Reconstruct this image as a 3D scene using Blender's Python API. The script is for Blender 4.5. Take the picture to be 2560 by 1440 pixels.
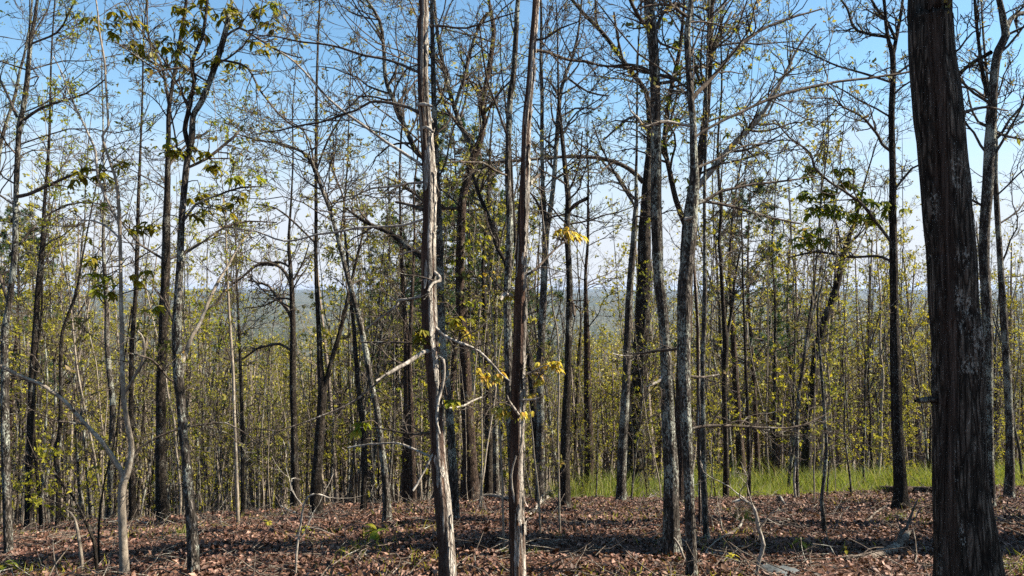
import bpy, math, random
import numpy as np
from mathutils import Vector

for o in list(bpy.data.objects):
    bpy.data.objects.remove(o)
SC = bpy.context.scene
COL = SC.collection

# ------------------------------------------------------------------ camera, sky, sun, exposure
F = 2009.0                    # focal length in pixels of the 2560 px wide photograph
CZ = 1.6
cam_data = bpy.data.cameras.new('camera')
cam_data.sensor_width = 36.0
cam_data.lens = F / 2560.0 * 36.0
cam_data.clip_start = 0.05
cam_data.clip_end = 40000.0
cam = bpy.data.objects.new('camera', cam_data)
cam.location = (0, 0, CZ)
cam.rotation_euler = (math.pi / 2, 0, 0)
COL.objects.link(cam)
SC.camera = cam

SUN_EL, SUN_AZ = math.radians(41), math.radians(2)       # azimuth from +X (right) towards +Y (away)
world = bpy.data.worlds.new('World')
SC.world = world
world.use_nodes = True
wn = world.node_tree
wn.nodes.clear()
w_out = wn.nodes.new('ShaderNodeOutputWorld')
w_bg = wn.nodes.new('ShaderNodeBackground')
w_sky = wn.nodes.new('ShaderNodeTexSky')
w_sky.sky_type = 'NISHITA'
w_sky.sun_disc = False
w_sky.sun_elevation = SUN_EL
w_sky.sun_rotation = math.pi / 2 - SUN_AZ
w_sky.altitude = 0
w_sky.air_density = 1.0
w_sky.dust_density = 0.6
w_sky.ozone_density = 2.0
w_bg.inputs['Strength'].default_value = 0.05
# thin white veil of cloud low in the sky, breaking up upwards
w_tc = wn.nodes.new('ShaderNodeTexCoord')
w_sep = wn.nodes.new('ShaderNodeSeparateXYZ')
wn.links.new(w_tc.outputs['Generated'], w_sep.inputs[0])
w_map = wn.nodes.new('ShaderNodeMapping')
w_map.inputs['Scale'].default_value = (3, 3, 14)
wn.links.new(w_tc.outputs['Generated'], w_map.inputs['Vector'])
w_noise = wn.nodes.new('ShaderNodeTexNoise')
w_noise.inputs['Scale'].default_value = 1.6
w_noise.inputs['Detail'].default_value = 6
wn.links.new(w_map.outputs[0], w_noise.inputs['Vector'])
w_add = wn.nodes.new('ShaderNodeMath'); w_add.operation = 'MULTIPLY_ADD'
wn.links.new(w_noise.outputs['Fac'], w_add.inputs[0])
w_add.inputs[1].default_value = .12
wn.links.new(w_sep.outputs['Z'], w_add.inputs[2])
w_rng = wn.nodes.new('ShaderNodeMapRange')
w_rng.interpolation_type = 'SMOOTHERSTEP'
w_rng.inputs['From Min'].default_value = .08; w_rng.inputs['From Max'].default_value = .35
w_rng.inputs['To Min'].default_value = .88; w_rng.inputs['To Max'].default_value = 0
wn.links.new(w_add.outputs[0], w_rng.inputs['Value'])
w_tint = wn.nodes.new('ShaderNodeMix'); w_tint.data_type = 'RGBA'; w_tint.blend_type = 'MULTIPLY'
w_tint.inputs[0].default_value = 1
wn.links.new(w_sky.outputs[0], w_tint.inputs[6])
w_tint.inputs[7].default_value = (.92, 1.17, 1.20, 1)
w_mix = wn.nodes.new('ShaderNodeMix'); w_mix.data_type = 'RGBA'
wn.links.new(w_rng.outputs[0], w_mix.inputs[0])
wn.links.new(w_tint.outputs[2], w_mix.inputs[6])
w_mix.inputs[7].default_value = (4.9, 5.0, 5.6, 1)
wn.links.new(w_mix.outputs[2], w_bg.inputs['Color'])
wn.links.new(w_bg.outputs[0], w_out.inputs['Surface'])

sun_data = bpy.data.lights.new('sun', 'SUN')
sun_data.energy = 5.0
sun_data.angle = math.radians(0.5)
sun_data.color = (1.0, 0.90, 0.76)
sun = bpy.data.objects.new('sun', sun_data)
S = Vector((math.cos(SUN_EL) * math.cos(SUN_AZ), math.cos(SUN_EL) * math.sin(SUN_AZ), math.sin(SUN_EL)))
sun.rotation_euler = S.to_track_quat('Z', 'Y').to_euler()
COL.objects.link(sun)

SC.view_settings.view_transform = 'Standard'
SC.view_settings.look = 'None'
SC.view_settings.gamma = 1.0
SC.view_settings.use_curve_mapping = False
SC.view_settings.exposure = 1.8
SC.render.engine = 'CYCLES'
SC.cycles.max_bounces = 6
SC.cycles.diffuse_bounces = 3
SC.cycles.glossy_bounces = 1
SC.cycles.transmission_bounces = 3
SC.cycles.volume_bounces = 0
SC.cycles.caustics_reflective = False
SC.cycles.caustics_refractive = False
SC.cycles.use_denoising = False
SC.cycles.sample_clamp_direct = 2.0
SC.cycles.sample_clamp_indirect = 1.0

# ------------------------------------------------------------------ materials
class NT:
    def __init__(self, name):
        self.m = bpy.data.materials.new(name)
        self.m.use_nodes = True
        self.t = self.m.node_tree
        self.t.nodes.clear()
        self.out = self.n('ShaderNodeOutputMaterial')
    def n(self, typ, **kw):
        x = self.t.nodes.new(typ)
        for k, v in kw.items():
            setattr(x, k, v)
        return x
    def l(self, a, b):
        self.t.links.new(a, b)
    def setin(self, node, **kw):
        for k, v in kw.items():
            node.inputs[k.replace('_', ' ')].default_value = v
    def coord(self, scale, src='Object'):
        tc = self.n('ShaderNodeTexCoord')
        mp = self.n('ShaderNodeMapping')
        mp.inputs['Scale'].default_value = scale
        self.l(tc.outputs[src], mp.inputs['Vector'])
        return mp.outputs[0]
    def noise(self, vec, scale, detail=4, rough=.6, dist=0.0):
        x = self.n('ShaderNodeTexNoise')
        self.l(vec, x.inputs['Vector'])
        self.setin(x, Scale=scale, Detail=detail, Roughness=rough, Distortion=dist)
        return x.outputs['Fac']
    def ramp(self, fac, stops, interp='LINEAR'):
        x = self.n('ShaderNodeValToRGB')
        cr = x.color_ramp
        cr.interpolation = interp
        while len(cr.elements) < len(stops):
            cr.elements.new(0.5)
        for e, (p, c) in zip(cr.elements, stops):
            e.position = p
            e.color = (*c, 1) if len(c) == 3 else c
        self.l(fac, x.inputs[0])
        return x.outputs[0]
    def mix(self, fac, a, b, mode='MIX'):
        x = self.n('ShaderNodeMix', data_type='RGBA', blend_type=mode)
        if isinstance(fac, (int, float)):
            x.inputs[0].default_value = fac
        else:
            self.l(fac, x.inputs[0])
        for sock, v in ((x.inputs[6], a), (x.inputs[7], b)):
            if isinstance(v, tuple):
                sock.default_value = (*v, 1)
            else:
                self.l(v, sock)
        return x.outputs[2]
    def bump(self, h, strength, dist):
        x = self.n('ShaderNodeBump')
        self.setin(x, Strength=strength, Distance=dist)
        self.l(h, x.inputs['Height'])
        return x.outputs[0]
    def principled(self, col, rough=.9, normal=None, spec=.2):
        p = self.n('ShaderNodeBsdfPrincipled')
        if isinstance(col, tuple):
            p.inputs['Base Color'].default_value = (*col, 1)
        else:
            self.l(col, p.inputs['Base Color'])
        p.inputs['Roughness'].default_value = rough
        p.inputs['Specular IOR Level'].default_value = spec
        if normal is not None:
            self.l(normal, p.inputs['Normal'])
        return p.outputs[0]
    def done(self, shader):
        self.l(shader, self.out.inputs['Surface'])
        return self.m

def g(v):
    return (1, 1, 1, 1) if v else (0, 0, 0, 1)

def bark(name, dark, mid, light, lichen=(.42, .44, .38), lich=.45, sc=30., stretch=.14, bd=.012, peel=None, plates=.6):
    t = NT(name)
    v = t.coord((1, 1, stretch * 1.7))
    n1 = t.noise(v, sc, 8, .72, .9)
    base = t.ramp(n1, [(.34, dark), (.50, mid), (.68, light)])
    # plates parted by dark cracks, bent about by a coarse noise
    vp = t.coord((1, 1, .11 if name == 'oak_bark' else .26))
    wob = t.n('ShaderNodeTexNoise'); t.l(vp, wob.inputs['Vector']); t.setin(wob, Scale=sc * .5, Detail=4)
    wm = t.n('ShaderNodeMix', data_type='RGBA'); wm.blend_type = 'LINEAR_LIGHT'; wm.inputs[0].default_value = .035
    t.l(vp, wm.inputs[6]); t.l(wob.outputs['Color'], wm.inputs[7])
    vo = t.n('ShaderNodeTexVoronoi', feature='DISTANCE_TO_EDGE')
    t.l(wm.outputs[2], vo.inputs['Vector']); vo.inputs['Scale'].default_value = sc * 1.3
    crack = t.ramp(vo.outputs['Distance'], [(.02, g(0)), (.22, g(1))])
    base = t.mix(crack, t.mix(plates, base, dark), base)
    v2 = t.coord((1, 1, .6))
    n2 = t.noise(v2, 5.5, 3, .6)
    n3 = t.noise(v2, 75., 5, .75)
    mm = t.n('ShaderNodeMath', operation='MULTIPLY')
    t.l(n2, mm.inputs[0]); t.l(n3, mm.inputs[1])
    msk = t.ramp(mm.outputs[0], [(.375 - .16 * lich, g(0)), (.41 - .16 * lich, (.8, .8, .8, 1))])
    col = t.mix(msk, base, lichen)
    hm = t.n('ShaderNodeMath', operation='MULTIPLY_ADD')
    t.l(crack, hm.inputs[0]); hm.inputs[1].default_value = .6 * plates; t.l(n1, hm.inputs[2])
    h = hm.outputs[0]
    if name == 'shaggy_bark':
        n5 = t.noise(v2, 3.1, 5, .7)
        n6 = t.noise(v, 17., 4, .7)
        col = t.mix(t.ramp(n5, [(.50, g(0)), (.58, (.85, .85, .85, 1))]), col, t.ramp(n6, [(.35, (.03, .026, .022)), (.55, (.13, .12, .10)), (.7, (.27, .265, .23))]))
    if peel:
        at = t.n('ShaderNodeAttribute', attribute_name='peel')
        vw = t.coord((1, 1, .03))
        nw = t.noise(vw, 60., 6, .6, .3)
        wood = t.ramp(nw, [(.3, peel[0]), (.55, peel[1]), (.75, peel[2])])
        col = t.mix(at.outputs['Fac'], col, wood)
    return t.done(t.principled(col, .92, t.bump(h, 1.0, bd), .12))

def leafmat(name, cols, trans=.5, rough=.55):
    t = NT(name)
    ge = t.n('ShaderNodeNewGeometry')
    n = len(cols)
    col = t.ramp(ge.outputs['Random Per Island'], [((i + .5) / n, c) for i, c in enumerate(cols)])
    d = t.principled(col, rough, None, .25)
    tr = t.n('ShaderNodeBsdfTranslucent')
    t.l(t.mix(1.0, col, (1.0, .95, .55), 'MULTIPLY'), tr.inputs[0])
    mx = t.n('ShaderNodeMixShader')
    mx.inputs[0].default_value = trans
    t.l(d, mx.inputs[1]); t.l(tr.outputs[0], mx.inputs[2])
    return t.done(mx.outputs[0])

M = {}
M['oak'] = bark('oak_bark', (.008, .0065, .005), (.075, .058, .045), (.22, .18, .14), (.33, .32, .28), .28, 30, .10, .03,
                peel=((.018, .013, .010), (.078, .057, .045), (.17, .13, .105)), plates=.9)
M['shag'] = bark('shaggy_bark', (.075, .06, .049), (.40, .36, .305), (.74, .69, .61), (.55, .55, .48), .3, 40, .09, .02,
                 peel=((.014, .008, .006), (.060, .031, .021), (.26, .15, .09)), plates=.55)
M['grey'] = bark('grey_lichen_bark', (.012, .010, .008), (.060, .050, .041), (.30, .265, .225), (.34, .36, .30), .62, 36, .16, .015, plates=.8)
M['dark'] = bark('dark_furrowed_bark', (.008, .0065, .005), (.034, .027, .021), (.13, .105, .083), (.24, .24, .20), .35, 34, .12, .018, plates=.85)
M['red'] = bark('reddish_brown_bark', (.011, .0075, .0055), (.062, .043, .032), (.16, .112, .085), (.26, .25, .21), .3, 32, .12, .018, plates=.85)
M['pale'] = bark('pale_smooth_bark', (.10, .08, .06), (.22, .185, .142), (.38, .33, .26), (.40, .39, .33), .4, 22, .35, .005, plates=.25)
M['twig'] = bark('twig_bark', (.020, .016, .012), (.055, .043, .034), (.17, .14, .112), (.28, .28, .24), .3, 26, .4, .003, plates=.2)
M['palelimb'] = bark('weathered_limb_bark', (.07, .058, .047), (.27, .24, .20), (.52, .475, .41), (.46, .46, .40), .4, 30, .3, .004, plates=.4)
M['dead'] = bark('fallen_wood', (.03, .023, .018), (.11, .088, .07), (.27, .23, .185), (.32, .33, .28), .4, 24, .3, .008, plates=.5)
M['gold'] = leafmat('golden_young_leaf', [(.50, .38, .05), (.56, .46, .07), (.44, .42, .06), (.46, .28, .05)], .5)
M['olive'] = leafmat('olive_young_leaf', [(.17, .175, .018), (.23, .22, .022), (.28, .22, .025), (.12, .13, .016)], .58)
M['lime'] = leafmat('lime_young_leaf', [(.20, .25, .025), (.27, .29, .03), (.33, .29, .03), (.16, .21, .025)], .55)
M['green'] = leafmat('green_oak_leaf', [(.14, .19, .022), (.20, .25, .025), (.28, .29, .03), (.09, .13, .02)], .5)
M['bud'] = leafmat('spring_bud_leaf', [(.20, .18, .055), (.26, .25, .055), (.16, .17, .04), (.24, .17, .07)], .5)
M['midleaf'] = leafmat('understory_leaf', [(.25, .25, .024), (.36, .34, .032), (.20, .21, .022), (.42, .37, .045)], .5)
M['needle'] = leafmat('pine_needle', [(.025, .060, .024), (.040, .085, .032), (.06, .105, .036)], .25)
M['grass'] = leafmat('tall_grass_blade', [(.13, .185, .028), (.18, .23, .040), (.24, .25, .06), (.08, .12, .02), (.30, .27, .11), (.15, .21, .03)], .45)
M['moss'] = leafmat('moss', [(.16, .20, .015), (.20, .24, .02), (.11, .15, .015)], .3)
M['litter'] = leafmat('dry_leaf', [(0.054, 0.025, 0.016), (0.144, 0.071, 0.048), (0.030, 0.015, 0.009), (0.234, 0.127, 0.091), (0.086, 0.041, 0.027),
                                   (0.342, 0.213, 0.158), (0.045, 0.021, 0.014), (0.108, 0.051, 0.034), (0.171, 0.094, 0.055), (0.023, 0.012, 0.008)], .12, .6)
M['farwood'] = leafmat('distant_foliage', [(.27, .25, .028), (.37, .34, .036), (.20, .15, .045), (.44, .40, .042), (.16, .15, .026)], .35)
M['fartwig'] = bark('distant_stem', (.09, .073, .058), (.18, .15, .12), (.28, .24, .20), (.28, .28, .25), .1, 10, .3, .003)
M['valley'] = leafmat('valley_foliage', [(.06, .07, .030), (.12, .115, .045), (.13, .11, .065), (.045, .06, .03), (.16, .15, .05)], .2)
t = NT('stone')
v = t.coord((1, 1, 1))
n1 = t.noise(v, 9, 6, .7)
M['stone'] = t.done(t.principled(t.ramp(n1, [(.3, (.03, .036, .038)), (.6, (.085, .095, .098)), (.75, (.16, .17, .165))]), .9, t.bump(n1, .8, .02)))

# ground: leaf mould near, forest patches far
t = NT('forest_ground')
v = t.coord((1, 1, 1))
n1 = t.noise(v, 9, 8, .75)
n2 = t.noise(v, 48, 6, .7)
near = t.mix(.5, t.ramp(n1, [(.3, (.030, .018, .013)), (.55, (.085, .050, .036)), (.75, (.16, .10, .075))]),
             t.ramp(n2, [(.35, (.02, .012, .009)), (.55, (.10, .058, .042)), (.7, (.22, .14, .105))]))
f1 = t.noise(v, .0042, 5, .62, .6)
f2 = t.noise(v, .035, 6, .75)
f3 = t.n('ShaderNodeTexVoronoi')
t.l(v, f3.inputs['Vector']); f3.inputs['Scale'].default_value = .11
far = t.ramp(f1, [(.32, (.040, .058, .030)), (.47, (.095, .095, .055)), (.55, (.16, .145, .10)), (.66, (.075, .085, .045))])
far = t.mix(t.ramp(f2, [(.35, g(0)), (.65, g(1))]), t.mix(.55, far, (.02, .03, .018)), far)
far = t.mix(t.ramp(f3.outputs['Distance'], [(.2, g(0)), (.75, g(1))]), far, (.03, .035, .022))
sep = t.n('ShaderNodeSeparateXYZ')
t.l(v, sep.inputs[0])
ym = t.n('ShaderNodeMapRange')
ym.inputs['From Min'].default_value = 45; ym.inputs['From Max'].default_value = 110
t.l(sep.outputs['Y'], ym.inputs['Value'])
M['ground'] = t.done(t.principled(t.mix(ym.outputs[0], near, far), .95, t.bump(n2, .8, .03), .1))

# ------------------------------------------------------------------ mesh helpers
def norm(a):
    return a / np.maximum(np.linalg.norm(a, axis=-1, keepdims=True), 1e-9)

class Geo:
    def __init__(self):
        self.v, self.f4, self.f3, self.n, self.at = [], [], [], 0, []
    def add(self, V, F4=None, F3=None, at=None):
        V = np.asarray(V, float).reshape(-1, 3)
        if F4 is not None and len(F4):
            self.f4.append(np.asarray(F4, np.int64) + self.n)
        if F3 is not None and len(F3):
            self.f3.append(np.asarray(F3, np.int64) + self.n)
        self.v.append(V); self.n += len(V)
        if at is not None:
            self.at.append(at)
    def tubes(self, P, R, sides=4):
        nb, n, _ = P.shape
        if nb == 0:
            return
        T = norm(np.gradient(P, axis=1))
        mean = norm(P[:, -1] - P[:, 0])
        ref = np.where(np.abs(mean[:, 2:3]) < .8, np.array([[0, 0, 1.]]), np.array([[1., 0, 0]]))[:, None, :]
        U = norm(np.cross(T, np.broadcast_to(ref, T.shape)))
        W = np.cross(T, U)
        a = np.arange(sides) * 2 * np.pi / sides
        ring = U[:, :, None, :] * np.cos(a)[:, None] + W[:, :, None, :] * np.sin(a)[:, None]
        V = P[:, :, None, :] + ring * R[:, :, None, None]
        b = np.arange(nb)[:, None, None] * n * sides
        i = np.arange(n - 1)[None, :, None] * sides
        k = np.arange(sides)[None, None, :]
        k2 = (k + 1) % sides
        Fq = np.stack([b + i + k, b + i + k2, b + i + sides + k2, b + i + sides + k], -1).reshape(-1, 4)
        self.add(V.reshape(-1, 3), Fq)
    def leaves(self, P, D, N, L, W, bend=.0):
        """one folded diamond per leaf: base, tip and two side points"""
        n = len(P)
        if n == 0:
            return
        D = norm(D); Sd = norm(np.cross(D, N)); Nn = np.cross(Sd, D)
        L = np.broadcast_to(np.asarray(L, float), (n,))[:, None]; W = np.broadcast_to(np.asarray(W, float), (n,))[:, None]
        base = P; tip = P + D * L - Nn * L * bend
        mid = P + D * L * .48 + Nn * L * bend * .5
        a = mid + Sd * W * .5; c = mid - Sd * W * .5
        V = np.stack([base, a, tip, c], 1).reshape(-1, 3)
        self.add(V, np.arange(4 * n).reshape(-1, 4))
    def lances(self, P, D, N, L, W, droop=.35):
        """longer leaflets of six folded faces that droop towards the tip"""
        n = len(P)
        if n == 0:
            return
        D = norm(D); Sd = norm(np.cross(D, N)); Nn = np.cross(Sd, D)
        L = np.broadcast_to(np.asarray(L, float), (n,))[:, None]; W = np.broadcast_to(np.asarray(W, float), (n,))[:, None]
        ts = (0, .25, .55, .82, 1.0); ws = (.04, .36, .5, .30, .015)
        rows = []
        for tt, ww in zip(ts, ws):
            c = P + D * L * tt + np.array([0, 0, -1.]) * L * droop * tt * tt
            up = Nn * W * ww * .35
            rows += [c + Sd * W * ww + up, c, c - Sd * W * ww + up]
        V = np.stack(rows, 1).reshape(-1, 3)
        q = []
        for i in range(4):
            for j in range(2):
                q.append((3 * i + j, 3 * i + j + 1, 3 * i + j + 4, 3 * i + j + 3))
        q = np.array(q)[None] + (np.arange(n) * 15)[:, None, None]
        self.add(V, q.reshape(-1, 4))
    def mesh(self, name, mat, off=(0, 0, 0), smooth=True):
        me = bpy.data.meshes.new(name)
        V = np.concatenate(self.v) - np.asarray(off, float) if self.v else np.zeros((0, 3))
        f4 = np.concatenate(self.f4) if self.f4 else np.zeros((0, 4), np.int64)
        f3 = np.concatenate(self.f3) if self.f3 else np.zeros((0, 3), np.int64)
        me.vertices.add(len(V)); me.vertices.foreach_set('co', V.astype(np.float32).ravel())
        nl = f4.size + f3.size
        me.loops.add(nl)
        me.loops.foreach_set('vertex_index', np.concatenate([f4.ravel(), f3.ravel()]).astype(np.int32))
        me.polygons.add(len(f4) + len(f3))
        st = np.concatenate([np.arange(len(f4)) * 4, f4.size + np.arange(len(f3)) * 3]).astype(np.int32)
        me.polygons.foreach_set('loop_start', st)
        if smooth:
            me.polygons.foreach_set('use_smooth', np.ones(len(st), bool))
        me.update(calc_edges=True)
        if self.at:
            a = me.attributes.new('peel', 'FLOAT', 'POINT')
            a.data.foreach_set('value', np.concatenate(self.at).astype(np.float32))
        me.materials.append(M[mat])
        return me
    def build(self, name, mat, parent=None, off=(0, 0, 0), smooth=True):
        o = bpy.data.objects.new(name, self.mesh(name, mat, off, smooth))
        COL.objects.link(o)
        if parent is not None:
            o.parent = parent
        return o

def thing(name, label, cat, loc=(0, 0, 0), group=None):
    o = bpy.data.objects.new(name, None)
    o.empty_display_size = .2
    o.location = loc
    COL.objects.link(o)
    o['label'] = label; o['category'] = cat
    if group:
        o['group'] = group
    return o

def setting(o, kind):
    o['kind'] = kind
    return o

# ------------------------------------------------------------------ terrain
_gd = np.array([-60, -10, 0, 4, 8, 12, 16, 20, 24, 30, 40, 60, 90, 140, 220, 350, 600, 1000, 2000, 3500, 6000, 8000, 12000.])
_gz = np.array([3.0, .6, 0, -.14, -.79, -1.66, -2.62, -3.7, -4.9, -6.9, -10.2, -16.3, -26, -41, -60, -80, -96, -98, -74, -44, -22, -12, -60.])
_rs = np.random.RandomState(5)
_wk = [(_rs.uniform(-1, 1), _rs.uniform(-1, 1), _rs.uniform(0, 6.28)) for _ in range(14)]
def _waves(x, y, wl, k):
    s = 0
    for a, b, p in _wk[:k]:
        m = math.hypot(a, b) + 1e-6
        s = s + np.sin((x * a / m + y * b / m) * 6.283 / (wl * (.6 + .8 * abs(a))) + p)
    return s / k
def ground(x, y):
    x = np.asarray(x, float); y = np.asarray(y, float)
    d = np.where(y > 60, np.hypot(x * .6, y), y)
    z = np.interp(d, _gd, _gz)
    z = z + .05 * _waves(x, y, 2.6, 8) * np.clip(1.2 - d / 60, 0, 1) + .10 * _waves(x + 9, y, 9., 6)
    z = z - .055 * np.clip(-x, 0, 14) * np.clip((d - 4) / 8, 0, 1) * np.clip(2 - d / 60, 0, 1) + .022 * np.clip(x - 1, 0, 12) * np.clip((d - 6) / 8, 0, 1) * np.clip(2 - d / 60, 0, 1)
    far = np.clip((d - 120) / 900, 0, 1)
    z = z + far * (14 * _waves(x, y, 700., 9) + 16 * _waves(x + 300, y - 90, 1900., 7) + 16 * np.clip(d / 6000, 0, 1) * _waves(x - 500, y * .4, 2600., 8))
    return z

def depth_at(py, px=1280):
    """distance at which the open ground shows at (px, py) of the photograph"""
    dd = np.linspace(3.0, 23, 500)
    yy = 720 + (CZ - ground((px - 1280.) / F * dd, dd)) / dd * F
    k = np.where(yy <= py)[0]
    return float(dd[k[0]]) if len(k) else float(dd[np.argmin(yy)])
def unp(px, py, d):
    return np.array([(px - 1280.) / F * d, d, CZ + (720. - py) / F * d])
def on_ground(px, py, lift=0.):
    d = depth_at(py, px)
    x = (px - 1280.) / F * d
    return np.array([x, d, float(ground(x, d)) + lift])

ys = np.concatenate([np.linspace(-30, 30, 150), 30 + np.geomspace(.6, 11500, 150)])
xh = np.concatenate([np.linspace(0, 22, 70), 22 + np.geomspace(.6, 9000, 80)])
xs = np.concatenate([-xh[:0:-1], xh])
XX, YY = np.meshgrid(xs, ys)
ZZ = ground(XX, YY)
gg = Geo()
nx, ny = len(xs), len(ys)
ii = (np.arange(ny - 1)[:, None] * nx + np.arange(nx - 1)[None]).ravel()
gg.add(np.stack([XX, YY, ZZ], -1), np.stack([ii, ii + 1, ii + nx + 1, ii + nx], -1))
setting(gg.build('ground', 'ground'), 'structure')

# ------------------------------------------------------------------ branching
def grow(rng, P0, D0, L, R0, n, wig, trop, tip=.35):
    nb = len(P0)
    P = np.empty((nb, n + 1, 3)); P[:, 0] = P0
    d = norm(D0); st = (np.broadcast_to(L, (nb,)) / n)[:, None]
    for i in range(n):
        d = norm(d + rng.normal(0, wig, (nb, 3)) + trop)
        P[:, i + 1] = P[:, i] + d * st
    R = np.broadcast_to(R0, (nb,))[:, None] * (1 - (1 - tip) * np.linspace(0, 1, n + 1))
    return P, R

def spawn(rng, P, R, L, k, t0, t1, lf, ang, rmin, rf=.6):
    nb, n1 = P.shape[:2]
    ix = np.repeat(np.arange(nb), k)
    tt = rng.uniform(t0, t1, len(ix))
    f = tt * (n1 - 1); i = np.minimum(f.astype(int), n1 - 2); a = (f - i)[:, None]
    p = P[ix, i] * (1 - a) + P[ix, i + 1] * a
    d = norm(P[ix, i + 1] - P[ix, i])
    r = R[ix, i] * (1 - a[:, 0]) + R[ix, i + 1] * a[:, 0]
    u = norm(np.cross(d, rng.normal(0, 1, d.shape))); w = np.cross(d, u)
    an = rng.normal(ang, .22, len(ix))[:, None]
    dd = d * np.cos(an) + u * np.sin(an)
    l = L[ix] * lf * (1.2 - .75 * tt) * rng.uniform(.55, 1.25, len(ix))
    return p, dd, l, np.maximum(r * rf, rmin)

def twigs(rng, P0, D0, L, R0, k2=6, k3=4, wig=.2, rmin=.003, up=.04, n1=7, lf2=.42, lf3=.45):
    """boughs with two further orders of twigs; gives the tubes and the twig tips"""
    up = np.array([0, 0, up])
    P1, R1 = grow(rng, P0, D0, L, R0, n1, wig, up, .3)
    R1 = np.maximum(R1, rmin)
    a = spawn(rng, P1, R1, L, k2, .15, 1., lf2, .85, rmin)
    P2, R2 = grow(rng, *a, 5, wig * 1.15, up * 1.3, .5); R2 = np.maximum(R2, rmin)
    out = [(P1, R1, 5), (P2, R2, 3)]
    tipsP = [P2]
    if k3:
        b = spawn(rng, P2, R2, a[2], k3, .2, 1., lf3, .8, rmin * .85, .75)
        P3, R3 = grow(rng, *b, 4, wig * 1.2, up * 1.3, .6)
        out.append((P3, R3, 3)); tipsP = [P3]
    return out, tipsP[0]

def fill(geo, parts, ymin=None):
    for P, R, s in parts:
        if ymin is not None:
            k = P[:, :, 1].min(1) > ymin
            P, R = P[k], R[k]
        geo.tubes(P, R, s)

def spray(rng, geo, T, dens, l, w):
    """small leaves in little bunches at the ends of twigs T"""
    nb, n = T.shape[:2]
    k = int(nb * dens / 4)
    if k < 1:
        return
    ix = np.repeat(rng.integers(0, nb, k), 4); j = np.repeat(np.where(rng.random(k) < .7, n - 1, rng.integers(1, n, k)), 4)
    m = len(ix)
    p = T[ix, j] + rng.normal(0, .014, (m, 3))
    d = norm(T[ix, j] - T[ix, j - 1]) * .7 + rng.normal(0, .75, (m, 3)); d[:, 2] -= .15
    sz = np.repeat(rng.uniform(.6, 1.25, k), 4)
    geo.leaves(p, d, rng.normal(0, 1, (m, 3)), l * sz * rng.uniform(.7, 1.2, m), w * sz * rng.uniform(.7, 1.2, m), .12)

def pnoise(rng, th, z, nth, fz):
    K = 400
    tab = rng.random((K, nth))
    u = (th / (2 * np.pi) * nth) % nth; v = (z * fz) % K
    i = np.floor(u).astype(int) % nth; j = np.floor(v).astype(int) % K
    a = u - np.floor(u); b = v - np.floor(v)
    a = a * a * (3 - 2 * a); b = b * b * (3 - 2 * b)
    i2 = (i + 1) % nth; j2 = (j + 1) % K
    return (tab[j, i] * (1 - a) + tab[j, i2] * a) * (1 - b) + (tab[j2, i] * (1 - a) + tab[j2, i2] * a) * b

def smoothpath(P, step):
    """Catmull-Rom through rows (x, y, z, r), resampled about every step metres"""
    P = np.asarray(P, float)
    Q = np.vstack([2 * P[0] - P[1], P, 2 * P[-1] - P[-2]])
    out = []
    for i in range(1, len(Q) - 2):
        n = max(2, int(np.linalg.norm(Q[i + 1, :3] - Q[i, :3]) / step))
        t = (np.arange(n) / n)[:, None]
        p0, p1, p2, p3 = Q[i - 1], Q[i], Q[i + 1], Q[i + 2]
        out.append(.5 * (2 * p1 + (p2 - p0) * t + (2 * p0 - 5 * p1 + 4 * p2 - p3) * t * t + (3 * p1 - p0 - 3 * p2 + p3) * t ** 3))
    out.append(P[-1:])
    o = np.vstack(out)
    o[:, 3] = np.maximum(o[:, 3], .0015)
    return o

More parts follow.
